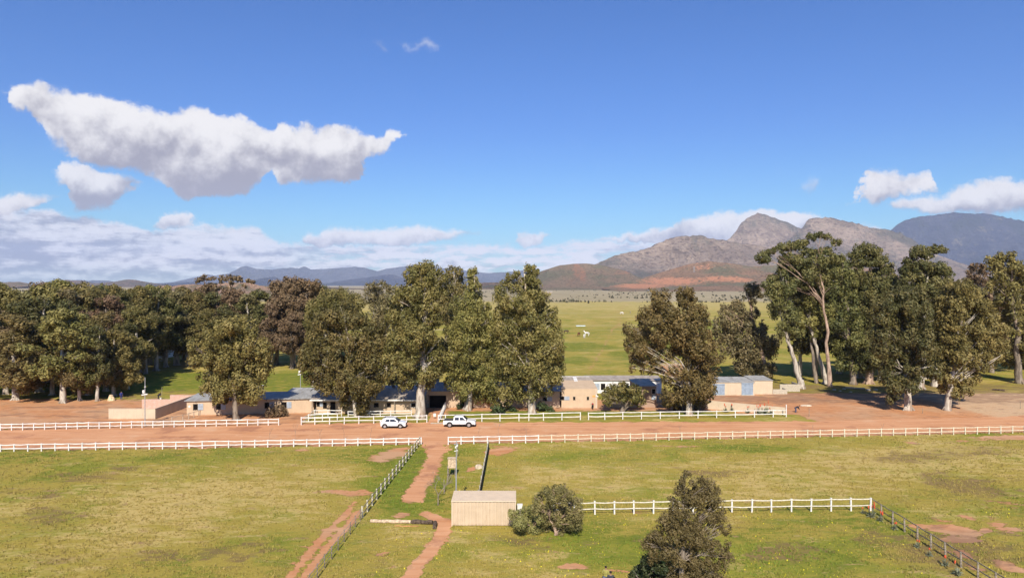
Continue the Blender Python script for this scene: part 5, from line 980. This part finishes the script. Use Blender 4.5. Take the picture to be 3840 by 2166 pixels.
def stone(label, p, sx, sy, sz, seed, m=ROCK, name='boulder'):
    rng = random.Random(seed); mb = MB(); rings = []
    for zf, rf_ in ((-.2, .8), (.15, 1.), (.6, .92), (.9, .62), (1., .25)):
        rings.append([(math.cos(k*math.pi/5)*sx*rf_*rng.uniform(.85, 1.12), math.sin(k*math.pi/5)*sy*rf_*rng.uniform(.85, 1.12), sz*zf) for k in range(10)])
    vs = [q for r in rings for q in r]; fs = [(i*10+k, i*10+(k+1) % 10, (i+1)*10+(k+1) % 10, (i+1)*10+k) for i in range(4) for k in range(10)]+[tuple(range(40, 50))]
    return tag(mb.add(vs, fs).build(name, m, None, p), label, 'rock')
stone('pale flat topped boulder beside the netted fence', G(1795, 1756), .52, .35, .55, 1)
stone('pale slab stone lying on the red earth right of the bending person', G(3022, 1522), 1.1, .5, .3, 2)
for i, (px, py, s) in enumerate(((3128,1462,.45),(3165,1458,.4),(3190,1470,.35),(3256,1463,.6),(3283,1462,.5),(3150,1466,.3))):
    stone(['pale rock in the grove shade nearest the garages','pale rock second along the grove shade','small pale rock in the middle of the grove shade','larger pale rock under the flat topped gum','pale rock right of the larger grove rock','smallest pale rock among the grove rocks'][i], G(px, py), s, s*.6, s*.55, 10+i)
log('fallen_log', 'pale fallen log lying in the shade of the grove', G(3170, 1455), G(3245, 1460), .2, WOODP)
log('fallen_log', 'dark fallen branch on the pale ground near the right edge', G(3722, 1462), G(3768, 1466), .22, WOODD)
o = tag(MB().tube([(0,0,-.1),(.02,0,.35),(.0,.02,.8),(.05,0,1.1)], [.62,.5,.38,.3], 11, jit=.12, rng=random.Random(2)).tube([(.35,0,-.1),(.4,.05,.4),(.3,.1,.75)], [.4,.3,.2], 8, jit=.1, rng=random.Random(5)).build('tree_stump', plain('pale_cut_wood', (.66, .50, .31), .2, 3, .9), None, G(416, 1501)), 'pale sawn tree stump at the edge of the left forest', 'stump')
tag(MB().tube([(0,0,0),(0,0,.32)], [.14,.17], 12).build('bucket', WHITE, None, G(603, 1496)), 'white bucket on the red earth by the dark clothed worker', 'bucket')
tag(MB().box(0, 5, 0, .9, .05, .5).box(.1, 4.9, .1, .8, 0, .05).build('water_trough', plain('pale_blue_paint', (.5, .6, .66)), None, G(2161, 1223)), 'long pale blue water trough far out in the pasture', 'trough')
tag(MB().box(0, .45, 0, .1, 0, .55).build('sign_board', WHITE, None, (*G(1625, 1569)[:2], .35)), 'small white board in the gate gap left of the pickup', 'sign')
tag(MB().box(0, 2.6, 0, .5, 0, .08).build('step', CONC, None, G(1614, 1588)), 'pale concrete step at the gate gap', 'step')
for i, (px, py) in enumerate(((1497, 1424), )):
    o = empty('pipe_frame', (-22.8, 138, 0), 'white pipe stock frame behind the stables left of the tallest gum', 'frame')
    for x in (0, 1.15, 2.3, 3.4): MB().box(x, x+.09, 0, .09, 0, 3.35).box(x, x+.09, 1.6, 1.69, 0, 3.35).build('upright', WHITE, o)
    for z in (1.6, 2.4, 3.35): MB().box(-.05, 3.55, -.06, -.003, z, z+.12).box(-.05, 3.55, 1.7, 1.76, z, z+.12).build('rail', WHITE, o)
o = empty('pylon', (760, 2720, 130), 'lattice power pylon on the orange red hillside', 'pylon'); m = MB()
for sx in (-1, 1):
    for sy in (-1, 1): m.bar((sx*4, sy*4, 0), (sx*.6, sy*.6, 34), .5, .5)
for i in range(6):
    a_, b_ = 4-i*.55, 4-(i+1)*.55; z0, z1 = i*5, (i+1)*5
    for s_ in (-1, 1): m.bar((-a_, s_*a_, z0), (b_, s_*b_, z1), .3, .3); m.bar((a_, s_*a_, z0), (-b_, s_*b_, z1), .3, .3)
m.build('tower', STEEL, o); MB().bar((-7, 0, 26), (7, 0, 26), .5, .5).bar((-5.5, 0, 31), (5.5, 0, 31), .5, .5).build('cross_arm', STEEL, o)
o.location = (*P(2603, 1018, 2720)[:2], P(2603, 1018, 2720).z-3); o.scale = (.75, .75, .75)
def aloe(label, p, r, n, flowers, seed, group):
    rng = random.Random(seed); o = empty('aloe', p, label, 'plant', group); m = MB()
    for i in range(n):
        a = 6.283*i*.382+rng.uniform(-.2, .2); e = rng.uniform(.15, 1.25); L_ = r*rng.uniform(.8, 1.1); d = Vector((math.cos(a)*math.cos(e), math.sin(a)*math.cos(e), math.sin(e)))
        mid = d*L_*.55+Vector((0, 0, .05)); tip = d*L_+Vector((0, 0, -.1*L_ if e < .7 else .1)); s_ = Vector((-math.sin(a), math.cos(a), 0))*r*.10
        m.add([s_*.8, -s_*.8, mid-s_, mid+s_, tip, mid+Vector((0, 0, .05*r))], [(0,3,5),(0,5,1),(1,5,2),(3,4,5),(5,4,2),(3,0,1,2)])
    m.build('leaves', ALOE, o)
    for i in range(flowers):
        a = rng.uniform(0, 6.28); h = r*rng.uniform(1.5, 2.1); x, y = math.cos(a)*r*.35, math.sin(a)*r*.35
        s_ = MB().tube([(0,0,.1),(x*.6,y*.6,h*.6),(x,y,h)], .02, 5).build('flower_stalk', ALOE, o); MB().tube([(x,y,h*.72),(x,y,h*.85),(x,y,h)], [.05,.07,.02], 7).build('flower', REDF, s_)
GA = 'aloes along the grey pole fence'
for i, (px, py, r, fl) in enumerate(((3268,1938,.75,7),(3302,1953,.5,4),(3355,1985,.45,2),(3440,2052,.42,2),(3486,2085,.42,1),(3545,2120,.5,2),(3590,2155,.6,1),(3238,1925,.4,1))):
    aloe(['largest aloe with many red flowers at the fence corner','aloe second from the fence corner','aloe third from the corner among yellow flowers','aloe midway down the grey pole fence','aloe below the midway one','aloe third from the bottom of the picture','aloe nearest the bottom of the picture','small aloe left of the fence corner'][i], G(px, py), r, 26, fl, 200+i, GA)
for i, (px, py, r, fl) in enumerate(((2722,1545,.8,3),(2745,1540,.7,4),(2805,1548,.7,2),(2845,1552,.9,4),(2872,1553,1.3,2),(2893,1552,.8,3))):
    aloe(['aloe at the left end of the garage fence bed','reddish aloe beside the leftmost bed aloe','low aloe in the middle of the garage fence bed','aloe right of the low one in the fence bed','biggest dark aloe in the garage fence bed','aloe at the right end of the garage fence bed'][i], G(px, py), r, 30, fl, 230+i, 'aloes in the bed behind the white garage fence')
gum('round dark bush against the left stable wall', (1058, 1560), 118.8, [(1040,1540,26,18),(1062,1545,18,14),(1015,1545,20,14),(1050,1528,18,10)], L_RED, B_DARK, .06, 301, cat='bush', name='bush', leaf=.3, clump=.5, stems=3)
gum('dark green shrub against the stable left of the forked white trunk', (1728, 1533), 126.2, [(1725,1505,18,22),(1738,1520,18,16),(1715,1522,14,14)], L_DEEP, B_DARK, .06, 302, cat='bush', name='bush', leaf=.3, clump=.5, stems=3)
gum('wide dark hedge bush in the shade left of the pointed gum trunk', (1890, 1545), 123.5, [(1865,1535,22,14),(1895,1538,26,14),(1925,1538,20,12)], L_DEEP, B_DARK, .06, 303, cat='bush', name='bush', leaf=.3, clump=.5, stems=3)
gum('shrub in the shade right of the pointed gum trunk', (2035, 1541), 124.2, [(2025,1522,16,18),(2045,1528,16,14),(2065,1532,14,10)], L_DEEP, B_DARK, .06, 304, cat='bush', name='bush', leaf=.3, clump=.5, stems=3)
gum('twiggy shrub at the foot of the whitewashed trunk', (2640, 1535), 125.5, [(2630,1505,20,18),(2615,1520,18,14),(2640,1520,14,14)], L_RED, B_DARK, .06, 305, cat='bush', name='bush', leaf=.3, clump=.5, stems=3)

# ------------------------------------------------------------------ vehicles
PAINT = mat('white_car_paint', lambda k, b: (b.inputs['Coat Weight'].__setattr__('default_value', .6), k.mix(k.ss(k.noise(opos(k), 1.2, 4, .6), .5, .75, 0, .3), (.72, .71, .70), (.50, .38, .29)))[1], .35, .5)
TYRE = plain('tyre_rubber', (.03, .028, .027), .2, 5, .85, .2); RIM = plain('alloy_rim', (.5, .5, .5), .1, 5, .35, .5, .6); TRIM = plain('dark_plastic_trim', (.05, .048, .046), .2, 6, .6, .3); LAMP = plain('lamp_glass', (.75, .74, .70), .05, 4, .1, .5); REDL = plain('red_lamp', (.4, .03, .02), .1, 4, .2, .5)
def car(name, label, loc, body, cab, wheels, wr, Wd, win, extra=None):
    o = empty(name, loc, label, name)
    def arch(cx):
        return [(cx+(wr+.07)*math.cos(a), wr+(wr+.07)*math.sin(a)) for a in np.linspace(math.pi, 0, 9)]
    prof = [(body[0][0], body[0][1])]; z_b = body[0][1]
    for cx in wheels: A_ = arch(cx); A_ = [(x, max(z, z_b)) for x, z in A_]; prof += A_
    prof += body[1:]
    m = MB(); n = len(prof); ys = ((-Wd/2, .0), (-Wd/2+.05, 1), (Wd/2-.05, 1), (Wd/2, 0))
    b_ = MB().prism(prof, -Wd/2, Wd/2).build('body', PAINT, o, bevel=.045)
    m = MB(); inset = .16; k = len(cab)
    zs = [z for _, z in cab]; z0, z1 = min(zs), max(zs)
    vs = [(x, -Wd/2+.02+inset*(z-z0)/(z1-z0), z) for x, z in cab]+[(x, Wd/2-.02-inset*(z-z0)/(z1-z0), z) for x, z in cab]
    m.add(vs, [tuple(range(k)), tuple(range(2*k-1, k-1, -1))]+[(i, i+k, (i+1) % k+k, (i+1) % k) for i in range(k)]); m.build('cabin', PAINT, o, bevel=.03)
    def yy(z, s): return s*(Wd/2-.02-inset*(z-z0)/(z1-z0)+.012)
    for q in win:
        for s_ in (-1, 1):
            vs = [(x, yy(z, s_), z) for x, z in q]+[(x, yy(z, s_)-s_*.02, z) for x, z in q]; kk = len(q)
            MB().add(vs, [tuple(range(kk)) if s_ < 0 else tuple(range(kk-1, -1, -1)), tuple(range(kk, 2*kk))]+[(i, i+kk, (i+1) % kk+kk, (i+1) % kk) for i in range(kk)]).build('side_window', GLASS, o)
    for (a_, b2), nm in (((cab[1], cab[2]), 'windscreen'), ((cab[-1] if len(cab) > 4 else cab[0], cab[-2]), 'rear_window')):
        (xa, za), (xb, zb) = a_, b2; nx, nz = (zb-za), -(xb-xa); l = math.hypot(nx, nz); nx, nz = nx/l*.012, nz/l*.012
        if nm == 'rear_window': nx, nz = -abs(nx), abs(nz)
        t0, t1 = .1, .9; p = [(xa+(xb-xa)*t, za+(zb-za)*t) for t in (t0, t1)]
        vs = [(p[0][0]+nx, yy(p[0][1], -1)*.88, p[0][1]+nz), (p[0][0]+nx, yy(p[0][1], 1)*.88, p[0][1]+nz), (p[1][0]+nx, yy(p[1][1], 1)*.88, p[1][1]+nz), (p[1][0]+nx, yy(p[1][1], -1)*.88, p[1][1]+nz)]
        MB().add(vs, [(0,1,2,3)]).build(nm, GLASS, o)
    for cx in wheels:
        for s_ in (-1, 1):
            w_ = MB().disc((0, 0, 0), wr, (0, 1, 0), .22, 22).build('wheel', TYRE, o, (cx, s_*(Wd/2-.1), wr), bevel=.03); MB().disc((0, s_*.115, 0), wr*.62, (0, 1, 0), .015, 16).build('rim', RIM, w_)
            MB().tube([(cx+(wr+.1)*math.cos(a), s_*(Wd/2+.006), wr+(wr+.1)*math.sin(a)) for a in np.linspace(math.pi*.95, math.pi*.05, 9)], .035, 5).build('wheel_arch', TRIM, o)
    xf = max(x for x, _ in body); xr = min(x for x, _ in body)
    for s_ in (-1, 1):
        MB().box(xf-.22, xf-.02, s_*(Wd/2-.3)-.14, s_*(Wd/2-.3)+.14+.1*s_, .78, .93).build('headlight', LAMP, o, bevel=.02); MB().box(xr-.012, xr+.08, s_*(Wd/2-.14)-.07, s_*(Wd/2-.14)+.07, .72, 1.0).build('tail_light', REDL, o)
        MB().box(cab[1][0]-.25, cab[1][0]-.08, s_*(Wd/2+.08)-.08, s_*(Wd/2+.08)+.08, cab[1][1]+.0, cab[1][1]+.15).build('mirror', TRIM, o, bevel=.02)
        for x in extra['handles']: MB().box(x, x+.16, s_*(Wd/2+.006)-.012, s_*(Wd/2+.006)+.012, .93, .96).build('door_handle', TRIM, o)
    MB().box(xf-.03, xf+.012, -Wd/2+.3, Wd/2-.3, .5, .75).build('grille', TRIM, o); MB().box(xr+.25, xf-.25, -Wd/2-.006, Wd/2+.006, z_b-.03, z_b+.08).build('sill', TRIM, o)
    for x in extra['seams']: MB().box(x, x+.018, -Wd/2-.004, Wd/2+.004, z_b+.1, .98).build('door_seam', TRIM, o)
    return o
yp = G(1720, 1602).y
o = car('pickup', 'white double cab pickup parked facing right by the white fence', ((1663-1920)/F*(yp+.9), yp+.95, 0),
    [(0, .45), (5.2, .45), (5.22, .62), (5.15, .92), (4.95, 1.03), (3.85, 1.12), (1.62, 1.08), (.02, 1.08)], [(1.66, 1.06), (3.9, 1.1), (3.2, 1.74), (2.9, 1.78), (1.9, 1.77), (1.72, 1.7)], (1.05, 4.15), .39, 1.85,
    [[(1.85, 1.14), (2.55, 1.14), (2.55, 1.58), (1.92, 1.58)], [(2.68, 1.14), (3.62, 1.14), (3.12, 1.6), (2.68, 1.6)]], dict(handles=(2.0, 2.85), seams=(1.66, 2.6, 3.55)))
MB().box(.08, 1.55, -.82, .82, 1.06, 1.1).build('tonneau_cover', TRIM, o); MB().bar((.1, -.86, 1.13), (1.6, -.86, 1.13), .04, .04).bar((.1, .86, 1.13), (1.6, .86, 1.13), .04, .04).build('side_rail', TRIM, o)
ys_ = G(1478, 1606).y
o = car('car', 'white compact hatchback crossover parked behind the pickup, facing right', ((1429-1920)/F*(ys_+.9), ys_+.9, 0),
    [(.06, .34), (4.0, .34), (4.06, .5), (4.04, .78), (3.85, .93), (3.0, 1.05), (.1, 1.0), (.02, .8)], [(.14, .98), (3.05, 1.03), (2.3, 1.58), (1.9, 1.64), (.75, 1.63), (.4, 1.56)], (.72, 3.2), .33, 1.76,
    [[(.75, 1.08), (1.45, 1.08), (1.45, 1.46), (.95, 1.44)], [(1.55, 1.08), (2.7, 1.08), (2.2, 1.45), (1.55, 1.47)]], dict(handles=(.95, 1.85), seams=(.9, 1.5, 2.6)))
MB().box(.5, 1.95, -.58, -.54, 1.66, 1.7).box(.5, 1.95, .54, .58, 1.66, 1.7).build('roof_rail', TRIM, o)
MB().disc((-.09, 0, .78), .3, (1, 0, 0), .16, 18).build('spare_wheel', WHITE, o, bevel=.03)
# ------------------------------------------------------------------ people and horses (one continuous skinned body each)
SKIN = plain('skin', (.30, .17, .11), .1, 8, .6, .3); HAIR = plain('dark_hair', (.025, .018, .014), .2, 30, .7, .3)
def skinned(name, joints, edges, mat_, parent, root=0, sub=2):
    me = bpy.data.meshes.new(name); me.from_pydata([j[0] for j in joints], edges, []); me.materials.append(mat_); ob = link(name, me, parent)
    md = ob.modifiers.new('skin', 'SKIN'); md.use_smooth_shade = True
    for i, j in enumerate(joints):
        sv = me.skin_vertices[0].data[i]; r = j[1]; sv.radius = r if isinstance(r, tuple) else (r, r); sv.use_root = i == root
    sb = ob.modifiers.new('sub', 'SUBSURF'); sb.levels = sb.render_levels = sub; return ob
def person(label, loc, rz, top, legs, pose='stand', s=1., hair=True):
    o = empty('person', loc, label, 'person', None, rz); o.scale = (s, s, s)
    bend = {'stand': 0, 'bend': 1.15, 'work': .8}[pose]; hip = Vector((0, 0, .93))
    def T(v): v = Vector(v)-hip; c, s_ = math.cos(bend), math.sin(bend); return tuple(Vector((v.x, v.y*c-v.z*s_, v.y*s_+v.z*c))+hip)
    J = []; E_ = []
    def add(p, r, par=None):
        J.append((tuple(p), r)); i = len(J)-1
        if par is not None: E_.append((par, i))
        return i
    pel = add((0, 0, .95), (.155, .105)); wa = add(T((0, 0, 1.12)), (.135, .095), pel); ch = add(T((0, 0, 1.32)), (.165, .11), wa); nk = add(T((0, .0, 1.49)), .055, ch); h1 = add(T((0, -.01, 1.6)), (.075, .085), nk); h2 = add(T((0, -.005, 1.71)), (.07, .08), h1)
    knees = {'stand': ((-.1, -.02), (.11, .0)), 'bend': ((-.12, -.1), (.12, -.05)), 'work': ((-.12, -.06), (.13, .1))}[pose]
    for sx, (kx, ky) in zip((-1, 1), knees):
        th = add((sx*.09, 0, .86), .088, pel); kn = add((kx, ky, .48), .058, th); an = add((kx*1.05, .03+ky*.3, .09), .038, kn); add((kx*1.1, ky*.3-.14, .035), .035, an)
    for sx in (-1, 1):
        sh = add(T((sx*.185, 0, 1.42)), .052, ch)
        if pose == 'stand': el = (sx*.27, .02, 1.13); ha = (sx*.25, -.10, .90)
        else: el = T((sx*.23, -.25, 1.38)); ha = (el[0]*.8, el[1]-.12, el[2]-.26)
        e_ = add(el, .038, sh); w_ = add(ha, .026, e_); d_ = (Vector(ha)-Vector(el)).normalized(); pm = add(Vector(ha)+d_*.06, (.035, .018), w_)
        for f_ in range(4): a = (f_-1.5)*.018; q = Vector(ha)+d_*(.14-.01*abs(f_-1.3))+Vector((a, -.015, 0)); add(q, .009, pm)
        add(Vector(ha)+d_*.09+Vector((-sx*.045, -.02, 0)), .01, w_)
    hc = J[h1][0]; hands = [J[la_+3][0] for la_ in (14, 22)]
    def zones(k, b):
        p = opos(k); sp = k.n('ShaderNodeSeparateXYZ'); k.put(sp.inputs[0], p); n = k.noise(p, 9, 3)
        c = k.mix(k.m('LESS_THAN', sp.outputs[2], .95), top.diffuse_color[:3], legs.diffuse_color[:3]); c = k.mix(k.m('LESS_THAN', sp.outputs[2], .055), c, (.04, .03, .025))
        def near(q, r):
            v = k.n('ShaderNodeVectorMath', operation='DISTANCE'); k.put(v.inputs[0], p); v.inputs[1].default_value = q; return k.m('LESS_THAN', v.outputs['Value'], r)
        for q, r in [(hc, .185)]+[(h_, .13) for h_ in hands]: c = k.mix(near(q, r), c, (.30, .17, .11))
        return c
    skinned('body', J, E_, mat('clothed_figure', zones, .8, .2), o)
    def cloth(nm, idx, edges, m_, grow=.03):
        jj = [(J[i][0], tuple(x+grow for x in (J[i][1] if isinstance(J[i][1], tuple) else (J[i][1],)*2))) for i in idx]; skinned(nm, jj, edges, m_, o)
    # joints: 0 pelvis 1 waist 2 chest 3 neck 4,5 head; 6-9 left leg; 10-13 right leg; 14.. arms
    la = 14; lb_ = la+8
    Jt = [0, 1, 2, la, la+1, la+2, lb_, lb_+1, lb_+2]; cloth('shirt', Jt, [(0,1),(1,2),(2,3),(3,4),(4,5),(2,6),(6,7),(7,8)], top)
    cloth('trousers', [0, 6, 7, 8, 10, 11, 12], [(0,1),(1,2),(2,3),(0,4),(4,5),(5,6)], legs, .028)
    if hair: MB().tube([T((0, .03, 1.60)), T((0, .028, 1.63)), T((0, .022, 1.68)), T((0, .015, 1.725)), T((0, .01, 1.755)), T((0, .01, 1.768))], [.05, .082, .098, .088, .055, .012], 14).build('hair', HAIR, o, smooth=True)
    hm = MB()
    for sx in (-1, 1): hm.disc(T((sx*.03, -.087, 1.66)), .011, (0, 1, 0), .01, 8)
    hm.build('eyes', BLACK, o); MB().bar(T((0, -.085, 1.65)), T((0, -.108, 1.615)), .022, .02).build('nose', SKIN, o); MB().bar(T((-.025, -.083, 1.575)), T((.025, -.083, 1.575)), .006, .01).build('mouth', plain('lips', (.25, .08, .06)), o)
    ea = MB(); [ea.disc(T((sx*.088, 0, 1.63)), .028, (1, 0, 0), .02, 8) for sx in (-1, 1)]; ea.build('ears', SKIN, o)
    return o
def clothm(n_, c_, *a): m_ = plain(n_, c_, *a); m_.diffuse_color = (*c_, 1); return m_
BLUE_C = clothm('blue_cloth', (.02, .03, .14), .2, 9); NAVY = clothm('dark_cloth', (.025, .025, .035), .2, 9); JEAN = clothm('denim', (.09, .11, .18), .2, 9); GREYC = clothm('charcoal_shirt', (.045, .05, .06), .15, 9); OLC = clothm('olive_yellow_shirt', (.32, .29, .08), .15, 9); WHC = clothm('white_shirt', (.7, .66, .62), .08, 9)
person('person in blue overalls standing at the forest edge by the pale stump', G(455, 1498), .6, BLUE_C, BLUE_C, s=.98)
person('person in dark clothes stooping over the white bucket behind the brick wall', G(594, 1496), 1.3, NAVY, NAVY, 'work', .92)
person('person in denim bending down on the red earth near the tall white post', G(2983, 1546), 1.4, NAVY, JEAN, 'bend')
for (px, d, tp_, lg_, lb, rz) in ((2291, 50.6, GREYC, NAVY, 'dark haired person in a charcoal shirt cut by the bottom edge', 3.0), (2273, 51.6, OLC, JEAN, 'person in an olive yellow shirt just behind the charcoal shirted one', 2.6), (2303.5, 50.1, WHC, NAVY, 'person in a white shirt right beside the charcoal shirted one', 3.6), (2252, 49.6, WHC, JEAN, 'person leftmost at the bottom edge, only the crown of the head showing', 3.2)):
    person(lb, ((px-1920)/F*d, d, 0), rz, tp_, lg_, s={2291: .99, 2273: .98, 2303.5: .86, 2252: .86}[px])
# parked motorbike-like bundle by the wall: a child's trike
o = empty('motorbike', G(2222, 1532)+Vector((0, -.2, 0)), 'red and black motorbike parked end on against the tan building end', 'motorbike', None, 1.5)
for x in (-.62, .62): w_ = MB().tube([(x+.3*math.cos(t), 0, .32+.3*math.sin(t)) for t in np.linspace(0, 6.283, 17)], .06, 6, cap=False).build('wheel', TYRE, o); MB().disc((x, 0, .32), .1, (0, 1, 0), .1, 10).build('hub', RIM, w_)
MB().tube([(-.35,0,.8),(0,0,.92),(.35,0,.85)], [.12,.19,.12], 10).build('fuel_tank', plain('red_tank', (.4, .02, .015), .1, 4, .3, .5), o); MB().box(-.75, -.1, -.14, .14, .82, .92).build('seat', TRIM, o, bevel=.03); MB().box(-.2, .25, -.18, .18, .3, .68).build('engine', TRIM, o, bevel=.03)
MB().bar((.62,.06,.32), (.42,.06,1.05), .04, .04).bar((.62,-.06,.32), (.42,-.06,1.05), .04, .04).bar((.4,-.36,1.1), (.4,.36,1.1), .04, .04).build('fork', RIM, o); MB().disc((.55, 0, .92), .1, (1, 0, 0), .08, 12).build('headlight', LAMP, o)
def horse(label, px, py, m_, rz, graze=True, s=1.25):
    o = empty('horse', G(px, py), label, 'horse', 'horses grazing in the far pasture', rz); o.scale = (s, s, s)
    J = [((0, 0, 1.15), (.25, .27)), ((.45, 0, 1.15), (.24, .29)), ((.72, 0, 1.2), (.17, .22)), ((-.45, 0, 1.18), (.24, .26)), ((-.7, 0, 1.15), (.17, .2))]; E_ = [(0,1),(1,2),(0,3),(3,4)]
    def add(p, r, par): J.append((p, r)); E_.append((par, len(J)-1)); return len(J)-1
    if graze: n1_ = add((1.0, 0, 1.0), (.10, .15), 2); n2_ = add((1.25, 0, .62), (.07, .10), n1_); hd = add((1.32, 0, .38), (.07, .09), n2_); add((1.2, 0, .1), (.045, .05), hd)
    else: n1_ = add((.98, 0, 1.45), (.10, .16), 2); n2_ = add((1.15, 0, 1.72), (.07, .10), n1_); hd = add((1.28, 0, 1.74), (.07, .09), n2_); add((1.55, 0, 1.55), (.045, .055), hd)
    for sy in (-1, 1):
        a = add((.55, sy*.16, .85), .1, 1); b2 = add((.57, sy*.16, .45), .055, a); c = add((.56, sy*.16, .12), .036, b2); add((.59, sy*.16, .02), .05, c)
        a = add((-.55, sy*.16, .85), .13, 3); b2 = add((-.5, sy*.16, .68), .085, a); c = add((-.68, sy*.16, .45), .052, b2); d = add((-.62, sy*.16, .12), .038, c); add((-.59, sy*.16, .02), .05, d)
    skinned('body', J, E_, m_, o, sub=1)
    MB().tube([(-.85,0,1.25),(-.98,0,1.05),(-.98,0,.55)], [.05,.08,.03], 7).build('tail', m_, o)
    e = (1.3, .5) if graze else (1.2, 1.86); ea = MB(); [ea.tube([(e[0], sy*.05, e[1]), (e[0]+.03, sy*.07, e[1]+.13)], [.035, .008], 5) for sy in (-1, 1)]; ea.build('ears', m_, o)
    MB().tube([(.85,0,1.35),(1.05,0,1.12),(1.28,0,.72)] if graze else [(.78,0,1.5),(.95,0,1.75),(1.15,0,1.9)], [.05,.05,.03], 5).build('mane', m_, o)
WH = plain('grey_white_coat', (.74, .71, .66), .08, 4, .7); BH = plain('bay_coat', (.16, .06, .03), .2, 4, .6); DH = plain('dark_bay_coat', (.07, .045, .03), .2, 4, .6)
horse('white horse seen from behind, nearest of the pasture horses', 2191, 1267, WH, 1.3); horse('white horse standing right behind the nearest one', 2201, 1259, WH, 2.6, False); horse('bay horse left of the white pair', 2171, 1260, BH, 4.2)
horse('lone dark horse just right of the pointed gum crown', 2122, 1251, DH, .3); horse('distant white horse grazing near the top of the pasture', 2331, 1178, WH, .2); horse('distant dun horse right of the distant white one', 2364, 1174, plain('dun_coat', (.42, .34, .24), .1, 4, .7), 1.5)

# ------------------------------------------------------------------ grass and flowers with body, scrub on the plain
def scatter(name, label, cat, N, box, size, m_, seed, dens=None, hk=1., blades=3, wk=1.):
    rg = np.random.default_rng(seed); X = rg.uniform(box[0], box[1], N); u = rg.uniform(0, 1, N); Y = box[2]*(box[3]/box[2])**u if box[2] > 0 else rg.uniform(box[2], box[3], N)
    X = X*np.where(box[4] > 0, Y*box[4], 1.) if len(box) > 4 else X; Z = ground_zones(X, Y)
    keep = dens(X, Y, Z, rg); X, Y = X[keep], Y[keep]; Z = {k: v[keep] for k, v in Z.items()}; n = len(X); Vs = []; A_ = []
    sz = size*rg.uniform(.5, 1.5, n)*np.clip(Y/60, 1, 1.7)**.5
    for b_ in range(blades):
        a = rg.uniform(0, 2*math.pi, n); c, s_ = np.cos(a), np.sin(a); w_ = sz*rg.uniform(.14, .34, n)*wk; h = sz*hk*rg.uniform(.6, 1.3, n); lx, ly = rg.normal(0, .35, n)*sz, rg.normal(0, .35, n)*sz; ox, oy = rg.normal(0, .4, n)*sz, rg.normal(0, .4, n)*sz
        x, y = X+ox, Y+oy; z = np.full(n, -.01)
        Vs.append(np.stack([np.c_[x-c*w_, y-s_*w_, z], np.c_[x+c*w_, y+s_*w_, z], np.c_[x+lx+c*w_*.35, y+ly+s_*w_*.35, h], np.c_[x+lx-c*w_*.35, y+ly-s_*w_*.35, h*rg.uniform(.7, 1, n)]], 1)); A_.append(np.stack([np.clip(Z['lush']-.5*Z['dry']+rg.normal(0, .2, n), 0, 1)]*4, 1))
    V = np.concatenate(Vs).reshape(-1, 3); tag(link(name, npmesh(name, V, np.arange(len(V)).reshape(-1, 4), m_, {'t': np.concatenate(A_).ravel()})), label, cat, kind='stuff')
def tuftm(k, b):
    p = wpos(k); n = k.noise(p, .35, 4, .6); t = k.m('ADD', k.attr('t').outputs['Fac'], k.m('MULTIPLY_ADD', n, .8, -.4))
    c = k.mix(k.ss(t, .0, .45), (.345, .262, .082), (.28, .24, .055)); return k.mix(k.ss(t, .45, .85), c, (.15, .20, .03))
TUFT = mat('grass_tufts', tuftm, .9, .1)
ok = lambda X, Y, Z, rg: (Z['dirt']+rg.normal(0, .12, len(X)) < .38) & ~((X > -8.6) & (X < .4) & (Y > 65) & (Y < 68.2)) & ~((Y > 94.3+(X+70)*.0656-.2) & (X < -9) & (Y > 90)) & ~((X > -9) & (Y > 98.3+(X+9)*.086)) & (rg.uniform(0, 1, len(X)) < .35+.65*(fbm(X/1.7, Y/1.5, 3, 77) > .5))
scatter('grass', 'uneven tufts of grass over the near paddocks', 'grass', 90000, (-.86, .86, 47, 106, 1.), .10, TUFT, 401, ok, 1.0, 5)
YEL = plain('yellow_petals', (.72, .60, .03), .1, 20, .7)
yd = lambda X, Y, Z, rg: (fbm(X/2.2, Y/1.5, 4, 91) > .62-.10*(Y < 64)-.06*((Y > 66.5) & (Y < 69.5) & (X > 4))) & (Z['dirt'] < .4) & ((Y < 69.5) | (fbm(X/3, Y/3, 3, 95) > .68)) & (X > -12) & ~((X > -8.6) & (X < .4) & (Y > 65) & (Y < 68.2))
scatter('wildflowers', 'yellow wildflowers scattered through the near grass', 'flowers', 3200, (-.25, .86, 49, 80, 1.), .05, YEL, 402, yd, 1.4, 2, 2.5)
SCR = plain('dry_scrub', (.125, .115, .07), .4, .08, .95, .05)
scatter('scrub', 'low dark scrub bushes dotted over the dry plain', 'scrub', 3600, (-1.1, 1.1, 760, 3200, 1.), 1.5, SCR, 403, lambda X, Y, Z, rg: (Z['scrub'] > .3) & (fbm(X/70, Y/150, 3, 97) > .52), 1.3, 3, 3.)
scatter('scrub', 'dark hedge like bushes along the far edge of the green pasture', 'scrub', 6000, (.0, .75, 640, 1000, 1.), 1.3, SCR, 404, lambda X, Y, Z, rg: (np.abs(Y-(905-X*.12+40*(fbm(X/60, X*0, 3, 5)-.5))) < 9) & (fbm(X/25, Y/40, 3, 99) > .48), 1.4, 3, 3.)

# ------------------------------------------------------------------ the air
hz_ = bpy.data.materials.new('haze'); hz_.use_nodes = True; hk_ = NT(hz_.node_tree); hk_.nt.nodes.clear()
pv = hk_.n('ShaderNodeVolumePrincipled'); pv.inputs['Color'].default_value = (.64, .73, 1., 1); pv.inputs['Density'].default_value = 3.7e-5; pv.inputs['Anisotropy'].default_value = -.12
ho = hk_.n('ShaderNodeOutputMaterial'); hk_.nt.links.new(pv.outputs[0], ho.inputs['Volume'])
tag(MB().box(-28000, 28000, -6000, 26000, -4, 1450).build('haze', hz_), 'pale blue air between the farm and the far mountains', 'haze', kind='stuff')
